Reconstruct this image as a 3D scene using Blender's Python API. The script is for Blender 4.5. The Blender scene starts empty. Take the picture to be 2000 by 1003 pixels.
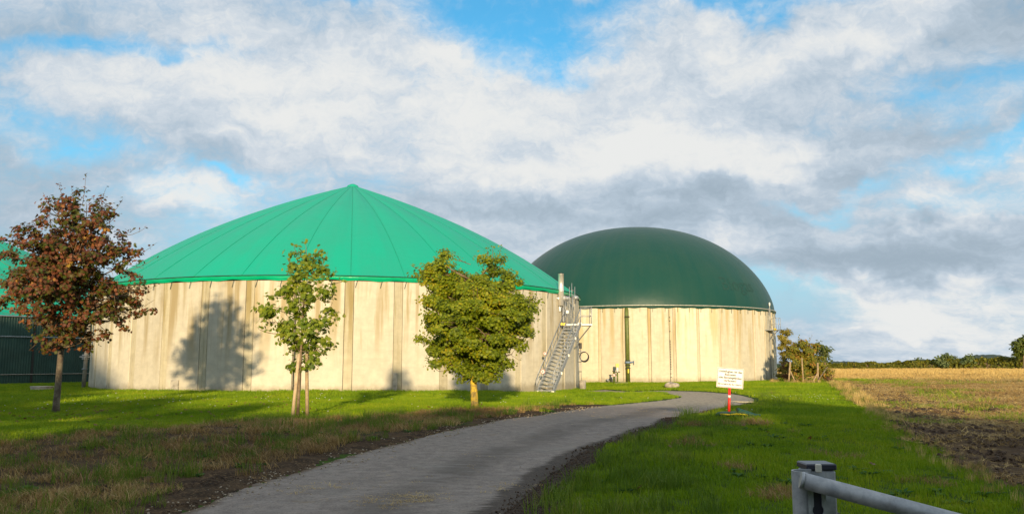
import bpy, math, random
import numpy as np
from mathutils import Vector, Matrix, Euler

random.seed(7)
RNG = np.random.default_rng(11)
R_ = math.radians
scn = bpy.context.scene
COL = scn.collection

# ------------------------------------------------------------------ camera
ZC = 1.6                      # eye height over the lawn
FPX = 1600.0                  # focal length in pixels of a 2000 px wide frame
PITCH = math.atan(204.5 / FPX)
cam_d = bpy.data.cameras.new('camera')
cam_d.sensor_width = 36.0
cam_d.lens = 36.0 * FPX / 2000.0
cam_d.clip_start = 0.1
cam_d.clip_end = 6000
cam = bpy.data.objects.new('camera', cam_d)
cam.location = (0, 0, ZC)
cam.rotation_euler = (R_(90) + PITCH, 0, 0)
COL.objects.link(cam)
scn.camera = cam
scn.render.resolution_x, scn.render.resolution_y = 1024, 513

# ------------------------------------------------------------------ light
SUN_EL = 9.3                  # low evening sun behind the viewpoint
SUN_AZ = 1.0                  # a touch to the right of straight behind
sun_d = bpy.data.lights.new('sun', 'SUN')
sun_d.energy = 5.0
sun_d.angle = R_(1.1)
sun_d.color = (1.0, 0.79, 0.49)
sun = bpy.data.objects.new('sun', sun_d)
to_sun = Vector((math.sin(R_(SUN_AZ)) * math.cos(R_(SUN_EL)), -math.cos(R_(SUN_AZ)) * math.cos(R_(SUN_EL)), math.sin(R_(SUN_EL))))
sun.rotation_euler = to_sun.to_track_quat('Z', 'Y').to_euler()
sun.location = to_sun * 100
COL.objects.link(sun)
scn.view_settings.view_transform = 'Standard'
scn.view_settings.look = 'None'
scn.view_settings.exposure = 0.15
scn.view_settings.gamma = 1.0
scn.view_settings.use_curve_mapping = False
scn.cycles.max_bounces = 6
scn.cycles.transparent_max_bounces = 4


# ------------------------------------------------------------------ node helpers
def nd(nt, typ, ins=None, **props):
    n = nt.nodes.new(typ)
    for k, v in props.items():
        setattr(n, k, v)
    for k, v in (ins or {}).items():
        s = n.inputs[k]
        if isinstance(v, bpy.types.NodeSocket):
            nt.links.new(v, s)
        else:
            s.default_value = v
    return n


class G:
    """short spellings for the common nodes of one tree"""
    def __init__(s, nt): s.nt = nt
    def m(s, op, a, b=0.0, c=0.0, clamp=False):
        n = nd(s.nt, 'ShaderNodeMath', {0: a, 1: b, 2: c}, operation=op)
        n.use_clamp = clamp
        return n.outputs[0]
    def v(s, op, a, b=(0, 0, 0)):
        n = nd(s.nt, 'ShaderNodeVectorMath', {0: a}, operation=op)
        if op == 'SCALE':
            if isinstance(b, bpy.types.NodeSocket): s.nt.links.new(b, n.inputs['Scale'])
            else: n.inputs['Scale'].default_value = b
        else:
            if isinstance(b, bpy.types.NodeSocket): s.nt.links.new(b, n.inputs[1])
            else: n.inputs[1].default_value = b
        return n.outputs['Value'] if op in ('LENGTH', 'DOT_PRODUCT', 'DISTANCE') else n.outputs['Vector']
    def noise(s, vec, scale=1.0, detail=3.0, rough=0.55, w=None, col=False):
        n = nd(s.nt, 'ShaderNodeTexNoise', {'Vector': vec, 'Scale': scale, 'Detail': detail, 'Roughness': rough}, noise_dimensions='4D' if w is not None else '3D')
        if w is not None:
            if isinstance(w, bpy.types.NodeSocket): s.nt.links.new(w, n.inputs['W'])
            else: n.inputs['W'].default_value = w
        return n.outputs['Color' if col else 'Fac']
    def ss(s, val, lo, hi, a=0.0, b=1.0):
        return nd(s.nt, 'ShaderNodeMapRange', {'Value': val, 'From Min': lo, 'From Max': hi, 'To Min': a, 'To Max': b}, interpolation_type='SMOOTHSTEP').outputs['Result']
    def mix(s, f, a, b, mode='MIX'):
        n = nd(s.nt, 'ShaderNodeMix', {'Factor': f}, data_type='RGBA', blend_type=mode)
        for i, x in ((6, a), (7, b)):
            if isinstance(x, bpy.types.NodeSocket): s.nt.links.new(x, n.inputs[i])
            else: n.inputs[i].default_value = (*x, 1) if len(x) == 3 else x
        return n.outputs[2]
    def comb(s, x, y, z):
        return nd(s.nt, 'ShaderNodeCombineXYZ', {0: x, 1: y, 2: z}).outputs[0]
    def sep(s, v):
        return nd(s.nt, 'ShaderNodeSeparateXYZ', {0: v}).outputs
    def ramp(s, fac, stops):
        n = nd(s.nt, 'ShaderNodeValToRGB', {0: fac})
        e = n.color_ramp.elements
        while len(e) < len(stops): e.new(0.5)
        for el, (p, c) in zip(e, stops):
            el.position = p; el.color = (*c, 1)
        return n.outputs[0]


# ------------------------------------------------------------------ world: evening sky with a broken cloud layer
world = bpy.data.worlds.new('World')
scn.world = world
world.use_nodes = True
wt = world.node_tree
wt.nodes.clear()
g = G(wt)
sky = nd(wt, 'ShaderNodeTexSky', sky_type='NISHITA')
sky.sun_disc = False
sky.sun_elevation = R_(SUN_EL)
sky.sun_rotation = R_(180 - SUN_AZ)
sky.air_density = 1.0
sky.dust_density = 0.4
sky.ozone_density = 2.0
wdir = nd(wt, 'ShaderNodeTexCoord').outputs['Generated']
w1 = g.v('SCALE', g.v('SUBTRACT', g.noise(wdir, 3.2, 2, .5, col=True), (.5, .5, .5)), 0.20)
w2 = g.v('SCALE', g.v('SUBTRACT', g.noise(wdir, 11.0, 4, .6, col=True), (.5, .5, .5)), 0.12)
wd = g.v('ADD', wdir, g.v('ADD', w1, w2))
dx, dy, dz = g.sep(wdir)
den = g.m('ADD', g.m('MAXIMUM', dz, 0.0), 0.27)
plane = g.comb(g.m('DIVIDE', dx, den), g.m('DIVIDE', dy, den), 0.0)


def pixdir(u, v):
    c, s_ = math.cos(PITCH), math.sin(PITCH)
    x, y, z = (u - 1000) / FPX, 1.0, -(v - 501.5) / FPX
    d = Vector((x, y * c - z * s_, y * s_ + z * c))
    return d.normalized()


def blob(u, v, rx, ry, amp):
    d = pixdir(u, v)
    q = g.v('MULTIPLY', g.v('SUBTRACT', wd, tuple(d)), (FPX / rx, 1.2, FPX / ry))
    return g.m('MULTIPLY', g.ss(g.v('LENGTH', q), 1.25, 0.15), amp)


def total(lst):
    t = lst[0]
    for x in lst[1:]: t = g.m('ADD', t, x)
    return t


fb1 = g.noise(plane, 1.15, 8, .60, w=3.1)
fb2 = g.noise(plane, 1.0, 8, .58, w=9.4)
fb3 = g.noise(g.v('MULTIPLY', wdir, (1, 1, 2.8)), 5.0, 8, .62)
fb4 = g.noise(g.v('ADD', g.v('MULTIPLY', plane, (1.0, 1.7, 1.0)), g.v('SCALE', w2, 5.0)), 4.2, 9, .66, w=1.7)
cover = g.m('ADD', g.m('ADD', g.m('MULTIPLY', fb1, 0.62), g.m('MULTIPLY', fb3, 0.38)), g.m('MULTIPLY', fb4, 0.42))
cover = g.m('ADD', cover, total([
    blob(1010, 50, 260, 110, -.27), blob(690, -10, 170, 50, -.25), blob(270, 88, 240, 36, -.20), blob(1130, 120, 120, 60, -.10),
    blob(60, 235, 160, 50, -.08), blob(1900, 180, 180, 70, -.10), blob(1610, 415, 180, 36, -.20), blob(1600, 640, 170, 40, -.18),
    blob(190, 300, 120, 34, -.10), blob(1950, 340, 120, 40, -.15), blob(1400, -20, 260, 40, -.22), blob(480, 350, 90, 18, -.14), blob(1500, 610, 130, 40, -.12),
    blob(640, 200, 400, 120, .12), blob(1350, 260, 480, 140, .12), blob(1500, 90, 240, 60, .10), blob(1200, 400, 500, 90, .16), blob(1750, 540, 300, 60, .12)]))
alpha = g.ss(cover, 0.42, 0.75, .03, 1.0)
bri = g.m('ADD', g.m('ADD', g.m('MULTIPLY', fb2, 0.52), g.m('MULTIPLY', fb3, 0.50)), g.m('MULTIPLY', fb4, 0.80))
bri = g.m('ADD', bri, total([
    blob(1200, 425, 260, 80, -.17), blob(1420, 440, 200, 70, -.16), blob(1780, 320, 160, 95, -.20), blob(1960, 40, 170, 120, -.28), blob(1760, 540, 330, 60, -.20),
    blob(60, 320, 280, 100, -.16), blob(30, 20, 260, 90, -.14), blob(430, 310, 90, 50, -.10), blob(880, 360, 220, 60, -.12), blob(150, 470, 300, 80, -.14), blob(1600, 140, 70, 60, -.10),
    blob(1250, 305, 560, 44, .20), blob(620, 190, 420, 100, .10), blob(1560, 85, 240, 50, .18), blob(1000, 200, 500, 100, .08),
    blob(390, 400, 130, 44, .22), blob(1850, 610, 210, 40, .22), blob(1550, 335, 240, 24, .14), blob(1920, 450, 140, 40, .12), blob(1830, 655, 120, 22, .2)]))
bri = g.ss(bri, 0.55, 1.18)
cloud = g.ramp(bri, [(0.0, (3.5, 4.4, 5.25)), (0.40, (4.7, 5.65, 6.6)), (0.74, (6.3, 6.95, 7.6)), (1.0, (8.2, 8.3, 8.2))])
hz = g.ss(dz, 0.0, 0.30)
blue = g.mix(1.0, sky.outputs[0], (.72, 2.0, 2.3), 'MULTIPLY')
blue = g.mix(hz, (4.2, 5.7, 7.2), blue)
low = g.ss(dz, -0.03, 0.0)
skycol = g.mix(alpha, blue, cloud)
bg = nd(wt, 'ShaderNodeBackground', {'Color': skycol, 'Strength': 0.091})
world.cycles.sampling_method = 'MANUAL'
world.cycles.sample_map_resolution = 256
wo = nd(wt, 'ShaderNodeOutputWorld', {'Surface': bg.outputs[0]})


# ------------------------------------------------------------------ object helpers
def tag(o, label=None, cat=None, group=None, kind=None):
    for k, v in (('label', label), ('category', cat), ('group', group), ('kind', kind)):
        if v: o[k] = v
    return o


def empty(name, loc=(0, 0, 0), rz=0.0, label=None, cat=None, group=None):
    o = bpy.data.objects.new(name, None)
    o.empty_display_size = 0.3
    o.location = loc
    o.rotation_euler = (0, 0, rz)
    COL.objects.link(o)
    return tag(o, label, cat, group)


def link(name, me, parent=None, loc=None, rz=None):
    o = bpy.data.objects.new(name, me)
    COL.objects.link(o)
    if parent is not None: o.parent = parent
    if loc is not None: o.location = loc
    if rz is not None: o.rotation_euler = (0, 0, rz)
    return o


class MB:
    """collects shapes into one mesh"""
    def __init__(s): s.v = []; s.f = []; s.sm = []
    def add(s, vs, fs, smooth=False):
        b = len(s.v)
        s.v += [tuple(x) for x in vs]
        s.f += [tuple(i + b for i in f) for f in fs]
        s.sm += [smooth] * len(fs)
        return s
    def box(s, c, d, M=None, bev=0.0):
        x, y, z = d[0] / 2, d[1] / 2, d[2] / 2
        if bev > 0:
            b = min(bev, x * .9, y * .9, z * .9)
            vs = []
            for sx in (-1, 1):
                for sy in (-1, 1):
                    for sz in (-1, 1):
                        vs += [(sx * x, sy * (y - b), sz * (z - b)), (sx * (x - b), sy * y, sz * (z - b)), (sx * (x - b), sy * (y - b), sz * z)]
            def idx(sx, sy, sz, k): return (((sx > 0) * 2 + (sy > 0)) * 2 + (sz > 0)) * 3 + k
            fs = []
            for sg in (-1, 1):
                o = [(-1, -1), (1, -1), (1, 1), (-1, 1)]
                if sg < 0: o = o[::-1]
                fs.append([idx(sg, a, c_, 0) for a, c_ in o]); fs.append([idx(c_, sg, a, 1) for a, c_ in o]); fs.append([idx(a, c_, sg, 2) for a, c_ in o])
            for a in (-1, 1):
                for c_ in (-1, 1):
                    fs.append([idx(a, c_, -1, 0), idx(a, c_, 1, 0), idx(a, c_, 1, 1), idx(a, c_, -1, 1)][::(1 if a * c_ < 0 else -1)])
                    fs.append([idx(a, -1, c_, 0), idx(a, 1, c_, 0), idx(a, 1, c_, 2), idx(a, -1, c_, 2)][::(-1 if a * c_ < 0 else 1)])
                    fs.append([idx(-1, a, c_, 1), idx(1, a, c_, 1), idx(1, a, c_, 2), idx(-1, a, c_, 2)][::(1 if a * c_ < 0 else -1)])
                    for e in (-1, 1):
                        t = [idx(a, c_, e, 0), idx(a, c_, e, 1), idx(a, c_, e, 2)]
                        fs.append(t if a * c_ * e > 0 else t[::-1])
        else:
            vs = [(-x, -y, -z), (x, -y, -z), (x, y, -z), (-x, y, -z), (-x, -y, z), (x, -y, z), (x, y, z), (-x, y, z)]
            fs = [(0, 3, 2, 1), (4, 5, 6, 7), (0, 1, 5, 4), (1, 2, 6, 5), (2, 3, 7, 6), (3, 0, 4, 7)]
        vs = [Vector(p) for p in vs]
        if M is not None: vs = [M @ p for p in vs]
        c = Vector(c)
        return s.add([p + c for p in vs], fs)
    def bar(s, a, b, w, h, up=(0, 0, 1)):
        a, b = Vector(a), Vector(b)
        t = (b - a); L = t.length; t.normalize()
        up = Vector(up)
        x = t.cross(up)
        if x.length < 1e-4: x = Vector((1, 0, 0))
        x.normalize(); y = x.cross(t)
        M = Matrix((x, t, y)).transposed()
        return s.box((a + b) / 2, (w, L, h), M)
    def tube(s, pts, rad, n=10, cap=True, smooth=True, closed=False):
        pts = [Vector(p) for p in pts]
        k = len(pts)
        rads = rad if isinstance(rad, (list, tuple)) else [rad] * k
        vs = []; ref = None
        for i, p in enumerate(pts):
            if closed: t = pts[(i + 1) % k] - pts[i - 1]
            else: t = pts[min(i + 1, k - 1)] - pts[max(i - 1, 0)]
            t.normalize()
            if ref is None:
                ref = Vector((0, 0, 1)) if abs(t.z) < .9 else Vector((1, 0, 0))
            x = t.cross(ref)
            if x.length < 1e-5: x = t.orthogonal()
            x.normalize(); y = x.cross(t); ref = y
            for j in range(n):
                a = 2 * math.pi * j / n
                vs.append(p + (x * math.cos(a) + y * math.sin(a)) * rads[i])
        fs = []
        for i in range(k if closed else k - 1):
            i2 = (i + 1) % k
            for j in range(n):
                j2 = (j + 1) % n
                fs.append((i * n + j, i * n + j2, i2 * n + j2, i2 * n + j)[::-1])
        b0 = len(s.v)
        s.add(vs, fs, smooth)
        if cap and not closed:
            s.f.append(tuple(b0 + j for j in range(n))); s.sm.append(False)
            s.f.append(tuple(b0 + (k - 1) * n + j for j in range(n))[::-1]); s.sm.append(False)
        return s
    def lathe(s, prof, n=32, c=(0, 0, 0), smooth=True, closed_top=True):
        vs = []; fs = []
        k = len(prof)
        for r, z in prof:
            for j in range(n):
                a = 2 * math.pi * j / n
                vs.append((c[0] + r * math.cos(a), c[1] + r * math.sin(a), c[2] + z))
        for i in range(k - 1):
            for j in range(n):
                j2 = (j + 1) % n
                fs.append((i * n + j, i * n + j2, (i + 1) * n + j2, (i + 1) * n + j))
        b0 = len(s.v)
        s.add(vs, fs, smooth)
        if closed_top:
            s.f.append(tuple(b0 + (k - 1) * n + j for j in range(n))); s.sm.append(False)
            s.f.append(tuple(b0 + j for j in range(n))[::-1]); s.sm.append(False)
        return s
    def mesh(s, name, mat):
        me = bpy.data.meshes.new(name)
        me.from_pydata(s.v, [], s.f)
        me.polygons.foreach_set('use_smooth', s.sm)
        if mat: me.materials.append(mat)
        me.update()
        return me
    def build(s, name, mat, parent=None, loc=None, rz=None):
        return link(name, s.mesh(name, mat), parent, loc, rz)


def np_mesh(name, V, F, mat, smooth=False):
    """V (n,3), F (m,k) equal-sided faces"""
    V = np.asarray(V, np.float32); F = np.asarray(F, np.int32)
    me = bpy.data.meshes.new(name)
    m, k = F.shape
    me.vertices.add(len(V)); me.vertices.foreach_set('co', V.ravel())
    me.loops.add(m * k); me.loops.foreach_set('vertex_index', F.ravel())
    me.polygons.add(m); me.polygons.foreach_set('loop_start', np.arange(0, m * k, k, dtype=np.int32))
    me.polygons.foreach_set('use_smooth', np.full(m, smooth))
    if mat: me.materials.append(mat)
    me.update(calc_edges=True)
    me.validate()
    return me


# ------------------------------------------------------------------ materials
def new_mat(name):
    m = bpy.data.materials.new(name)
    m.use_nodes = True
    nt = m.node_tree
    b = nt.nodes['Principled BSDF']
    return m, nt, b, G(nt)


def setc(nt, b, c):
    if isinstance(c, bpy.types.NodeSocket): nt.links.new(c, b.inputs['Base Color'])
    else: b.inputs['Base Color'].default_value = (*c, 1)


def bump(nt, b, h, strength=.3, dist=.02):
    n = nd(nt, 'ShaderNodeBump', {'Height': h, 'Strength': strength, 'Distance': dist})
    nt.links.new(n.outputs[0], b.inputs['Normal'])


def simple(name, c, rough=.6, metal=0.0, var=.25, scale=6.0, spec=.4, bmp=.15, c2=None):
    m, nt, b, q = new_mat(name)
    co = nd(nt, 'ShaderNodeTexCoord').outputs['Object']
    f = q.noise(co, scale, 5, .6)
    dark = c2 if c2 else tuple(x * (1 - var) for x in c)
    lite = tuple(min(1, x * (1 + var * .6)) for x in c)
    setc(nt, b, q.mix(q.ss(f, .3, .7), dark, lite))
    b.inputs['Roughness'].default_value = rough
    b.inputs['Metallic'].default_value = metal
    b.inputs['Specular IOR Level'].default_value = spec
    if bmp: bump(nt, b, q.noise(co, scale * 5, 4, .6), bmp, .01)
    return m


def concrete_mat(name, H, base, tan, amount):
    m, nt, b, q = new_mat(name)
    co = nd(nt, 'ShaderNodeTexCoord').outputs['Object']
    rnd = q.m('MULTIPLY', nd(nt, 'ShaderNodeObjectInfo').outputs['Random'], 60.0)
    x, y, z = q.sep(co)
    wob = q.m('MULTIPLY', q.m('SUBTRACT', q.noise(co, .7, 2, .5, w=rnd), .5), .16)
    sv = q.comb(q.m('ADD', x, wob), 0.0, q.m('MULTIPLY', z, 0.07))
    s1 = q.noise(sv, 1.9, 3, .5, w=rnd)
    s2 = q.noise(sv, 7.0, 2, .5, w=q.m('ADD', rnd, 7.0))
    zn = q.m('DIVIDE', z, H)
    reach = q.m('SUBTRACT', zn, q.m('MULTIPLY', q.noise(q.comb(x, 0.0, 0.0), 1.3, 2, .5, w=q.m('ADD', rnd, 3.0)), .62))
    fade = q.ss(reach, -.30, .50)
    streak = q.m('MULTIPLY', q.ss(s1, .46, .64), fade)
    thin = q.m('MULTIPLY', q.ss(s2, .55, .72), q.m('MULTIPLY', fade, .55))
    st = q.m('MULTIPLY', q.m('MAXIMUM', streak, thin), amount, clamp=True)
    foot = q.m('MULTIPLY', q.ss(q.m('ADD', z, q.m('MULTIPLY', q.noise(co, 1.1, 4, .6, w=rnd), .9)), .85, .35), .5)
    mott = q.noise(co, 2.2, 6, .65, w=rnd)
    lines = q.noise(q.comb(q.m('MULTIPLY', x, .15), 0.0, z), 5.0, 3, .6, w=rnd)
    c = q.mix(q.ss(mott, .3, .72), tuple(k * .84 for k in base), base)
    c = q.mix(q.m('MULTIPLY', q.ss(lines, .52, .7), .22), c, tuple(k * .66 for k in base))
    c = q.mix(st, c, tan)
    c = q.mix(foot, c, tuple(k * .5 for k in tan))
    rp = q.ss(nd(nt, 'ShaderNodeObjectInfo').outputs['Random'], 0, 1, .86, 1.04)
    c = q.mix(1.0, c, q.comb(rp, rp, rp), 'MULTIPLY')
    setc(nt, b, c)
    b.inputs['Roughness'].default_value = .88
    b.inputs['Specular IOR Level'].default_value = .2
    h = q.m('ADD', q.noise(co, 26.0, 5, .65, w=rnd), q.m('MULTIPLY', lines, .8))
    bump(nt, b, h, .35, .012)
    return m


M = {}
M['concrete1'] = concrete_mat('weathered_concrete', 6.1, (.68, .62, .485), (.40, .315, .17), .95)
M['concrete2'] = concrete_mat('pale_concrete', 6.2, (.73, .67, .51), (.54, .43, .225), .85)
M['strip1'] = concrete_mat('joint_concrete', 6.1, (.57, .51, .36), (.33, .26, .12), 1.0)
M['strip2'] = concrete_mat('joint_concrete_pale', 6.2, (.70, .61, .44), (.47, .335, .13), .8)
M['core'] = simple('dark_joint', (.10, .085, .06), .9)
M['plain_concrete'] = simple('plain_concrete', (.42, .38, .31), .9, var=.35, scale=4)


def membrane(name, c, dust, rough, coat=0.0):
    m, nt, b, q = new_mat(name)
    co = nd(nt, 'ShaderNodeTexCoord').outputs['Object']
    x, y, z = q.sep(co)
    ang = q.m('ARCTAN2', y, x)
    rad = q.v('LENGTH', q.v('MULTIPLY', co, (1, 1, 0)))
    sv = q.comb(q.m('MULTIPLY', q.m('COSINE', ang), 9.0), q.m('MULTIPLY', q.m('SINE', ang), 9.0), q.m('MULTIPLY', rad, .06))
    run = q.noise(sv, 1.5, 5, .6)
    cloudy = q.noise(co, .35, 5, .6)
    f = q.m('MULTIPLY', q.ss(q.m('ADD', q.m('MULTIPLY', run, .6), q.m('MULTIPLY', cloudy, .5)), .42, .70), .85)
    setc(nt, b, q.mix(f, c, dust))
    b.inputs['Roughness'].default_value = rough
    b.inputs['Specular IOR Level'].default_value = .28
    b.inputs['Sheen Weight'].default_value = coat
    b.inputs['Sheen Roughness'].default_value = .4
    b.inputs['Sheen Tint'].default_value = (.8, .75, .6, 1)
    bump(nt, b, q.m('ADD', q.m('ADD', q.noise(co, .8, 3, .5), q.m('MULTIPLY', run, .8)), q.m('MULTIPLY', q.noise(co, 9, 4, .6), .05)), .4, .08)
    return m


M['green'] = membrane('bright_green_membrane', (.0, .395, .245), (.012, .355, .228), .5, .0)
M['skirt'] = membrane('green_skirt', (.0, .42, .20), (.005, .36, .18), .28)
M['dkgreen'] = membrane('dark_green_membrane', (.006, .058, .045), (.015, .064, .046), .45, .04)
M['seam'] = simple('seam', (.0, .31, .19), .6)
def galv_mat():
    m, nt, b, q = new_mat('galvanised_steel')
    co = nd(nt, 'ShaderNodeTexCoord').outputs['Object']
    vo = nd(nt, 'ShaderNodeTexVoronoi', {'Vector': co, 'Scale': 26.0})
    f = q.noise(co, 11.0, 6, .72); f2 = q.noise(q.v('MULTIPLY', co, (1, 1, .3)), 30, 4, .6)
    c = q.mix(q.ss(f, .3, .7), (.20, .225, .245), (.54, .55, .55))
    c = q.mix(.30, c, q.mix(vo.outputs['Color'], (.30, .31, .33), (.55, .56, .56)))
    c = q.mix(q.m('MULTIPLY', q.ss(f2, .56, .7), .35), c, (.24, .22, .19))
    setc(nt, b, c)
    b.inputs['Metallic'].default_value = .55
    nt.links.new(q.ss(f, .3, .7, .38, .62), b.inputs['Roughness'])
    bump(nt, b, q.m('ADD', f, f2), .12, .004)
    return m


M['galv'] = galv_mat()
M['alu'] = simple('brushed_steel', (.80, .77, .72), .35, .55, .06, 5.0, bmp=.05)
M['pale_metal'] = simple('pale_rail', (.58, .55, .46), .5, .3)
M['dark'] = simple('dark_fitting', (.035, .033, .03), .6)
M['black'] = simple('black_plastic', (.03, .03, .045), .35, bmp=.05)
M['rope'] = simple('dark_rope', (.02, .05, .035), .8)
M['pipe_green'] = simple('olive_pipe', (.13, .16, .035), .45, 0, .25, 3.0)
M['pipe_tan'] = simple('grey_tan_pipe', (.35, .31, .26), .6, 0, .25, 3.0)
M['yellow'] = simple('yellow_paint', (.85, .62, .02), .5)
M['yellow_pale'] = simple('yellow_plastic', (.85, .74, .14), .5)
M['blue_grey'] = simple('blue_grey_flange', (.18, .25, .36), .45)
M['white'] = simple('white_enamel', (.80, .79, .74), .45, var=.06, bmp=.03)
M['red'] = simple('red_paint', (.78, .035, .015), .4, var=.12, bmp=.05)
M['sign_red'] = simple('sign_red', (.42, .07, .05), .5)
M['ink'] = simple('ink', (.03, .026, .024), .6)
M['stone'] = simple('field_stone', (.42, .36, .28), .9, var=.4, scale=3)
M['wood'] = simple('weathered_wood', (.42, .30, .17), .85, var=.35, scale=7)
M['wood_pale'] = simple('sawn_stake', (.62, .46, .28), .85, var=.25, scale=7)
M['tarp'] = simple('green_tarp', (.012, .07, .05), .55, var=.4, scale=8)
M['cladding'] = simple('dark_green_cladding', (.034, .080, .064), .55, .1, .2, .8)
M['decal'] = simple('faded_lettering', (.012, .056, .043), .6)


def bark(name, c, c2):
    m, nt, b, q = new_mat(name)
    co = nd(nt, 'ShaderNodeTexCoord').outputs['Object']
    sv = q.v('MULTIPLY', co, (1, 1, .25))
    f = q.noise(sv, 16, 5, .65)
    l = q.noise(co, 5, 4, .6)
    setc(nt, b, q.mix(q.ss(l, .42, .6), q.mix(q.ss(f, .3, .7), tuple(k * .5 for k in c), c), c2))
    b.inputs['Roughness'].default_value = .9
    bump(nt, b, f, .6, .02)
    return m


M['bark_grey'] = bark('grey_bark', (.15, .11, .075), (.19, .155, .10))
M['bark_yellow'] = bark('lichen_bark', (.40, .29, .09), (.70, .48, .04))
M['bark_brown'] = bark('brown_bark', (.20, .13, .08), (.26, .19, .11))


def leaf_mat(name, stops, trans=.3, rough=.5):
    m, nt, b, q = new_mat(name)
    rnd = nd(nt, 'ShaderNodeNewGeometry').outputs['Random Per Island']
    co = nd(nt, 'ShaderNodeTexCoord').outputs['Object']
    big = q.noise(co, .9, 3, .6)
    f = q.m('ADD', q.m('MULTIPLY', rnd, .62), q.m('MULTIPLY', q.ss(big, .3, .7), .38))
    c = q.ramp(f, stops)
    setc(nt, b, c)
    b.inputs['Roughness'].default_value = rough
    b.inputs['Specular IOR Level'].default_value = .3
    t = nd(nt, 'ShaderNodeBsdfTranslucent', {'Color': q.mix(1.0, c, (1.3, 1.4, .6), 'MULTIPLY')})
    mx = nd(nt, 'ShaderNodeMixShader', {0: trans, 1: b.outputs[0], 2: t.outputs[0]})
    out = [n for n in nt.nodes if n.type == 'OUTPUT_MATERIAL'][0]
    nt.links.new(mx.outputs[0], out.inputs['Surface'])
    return m


M['leaf_red'] = leaf_mat('red_maple_leaf', [(0, (.025, .040, .005)), (.28, (.075, .100, .009)), (.44, (.11, .075, .012)), (.58, (.13, .042, .022)), (.82, (.25, .080, .032)), (.95, (.36, .16, .03)), (1, (.42, .30, .04))])
M['leaf_sap'] = leaf_mat('sapling_leaf', [(0, (.055, .10, .006)), (.35, (.12, .18, .009)), (.7, (.22, .27, .016)), (1, (.46, .43, .07))])
M['leaf_field'] = leaf_mat('field_maple_leaf', [(0, (.055, .090, .004)), (.36, (.145, .195, .005)), (.70, (.25, .285, .008)), (.92, (.38, .32, .010)), (1, (.58, .32, .012))])
M['leaf_shrub'] = leaf_mat('autumn_shrub_leaf', [(0, (.06, .08, .008)), (.35, (.15, .165, .012)), (.62, (.27, .23, .018)), (.84, (.32, .14, .02)), (1, (.46, .26, .05))])
M['leaf_rust'] = leaf_mat('rust_leaf', [(0, (.05, .03, .015)), (.5, (.14, .06, .03)), (1, (.20, .10, .04))])
M['leaf_bright'] = leaf_mat('yellow_green_leaf', [(0, (.10, .10, .012)), (.5, (.24, .20, .03)), (1, (.40, .32, .06))])
M['leaf_oak'] = leaf_mat('oak_leaf', [(0, (.028, .045, .008)), (.5, (.075, .105, .012)), (1, (.16, .17, .02))])
M['leaf_hedge'] = leaf_mat('hedge_leaf', [(0, (.06, .075, .010)), (.4, (.125, .135, .014)), (.8, (.20, .19, .018)), (1, (.28, .18, .02))])
M['leaf_willow'] = leaf_mat('willow_leaf', [(0, (.06, .09, .035)), (.5, (.11, .15, .05)), (1, (.18, .21, .07))])


def blade_mat(name, stops, trans=.25, patch=.45):
    m, nt, b, q = new_mat(name)
    rnd = nd(nt, 'ShaderNodeObjectInfo').outputs['Random']
    isl = nd(nt, 'ShaderNodeNewGeometry').outputs['Random Per Island']
    pos = nd(nt, 'ShaderNodeNewGeometry').outputs['Position']
    big = q.noise(pos, .33, 3, .6)
    f = q.m('ADD', q.m('ADD', q.m('MULTIPLY', rnd, .25), q.m('MULTIPLY', isl, .40)), q.m('MULTIPLY', q.ss(big, .28, .72), patch))
    c = q.ramp(f, stops)
    setc(nt, b, c)
    b.inputs['Roughness'].default_value = .55
    b.inputs['Specular IOR Level'].default_value = .25
    t = nd(nt, 'ShaderNodeBsdfTranslucent', {'Color': c})
    mx = nd(nt, 'ShaderNodeMixShader', {0: trans, 1: b.outputs[0], 2: t.outputs[0]})
    out = [n for n in nt.nodes if n.type == 'OUTPUT_MATERIAL'][0]
    nt.links.new(mx.outputs[0], out.inputs['Surface'])
    return m


M['blade'] = blade_mat('lawn_blade', [(0, (.080, .165, .003)), (.45, (.18, .295, .004)), (.8, (.28, .365, .006)), (1, (.40, .40, .03))])
M['blade_wild'] = blade_mat('wild_blade', [(0, (.05, .11, .008)), (.4, (.10, .18, .010)), (.75, (.17, .235, .02)), (1, (.34, .28, .08))])
M['blade_dry'] = blade_mat('dry_blade', [(0, (.10, .060, .022)), (.35, (.24, .15, .055)), (.7, (.44, .285, .105)), (1, (.64, .46, .19))])
M['straw'] = blade_mat('straw', [(0, (.28, .175, .055)), (.5, (.58, .39, .13)), (1, (.82, .62, .25))])
M['weed'] = blade_mat('weed_leaf', [(0, (.025, .075, .015)), (.5, (.05, .14, .025)), (1, (.12, .21, .03))])
M['clod'] = simple('soil_clod', (.085, .052, .030), .95, var=.5, scale=3)
M['pebble'] = simple('pebble', (.42, .34, .24), .9, var=.5, scale=1.5)
M['petal'] = simple('petal', (.8, .8, .74), .7, bmp=0)
M['fallen'] = leaf_mat('fallen_leaf', [(0, (.06, .03, .015)), (.5, (.18, .07, .03)), (1, (.30, .15, .05))], .1)

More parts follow.
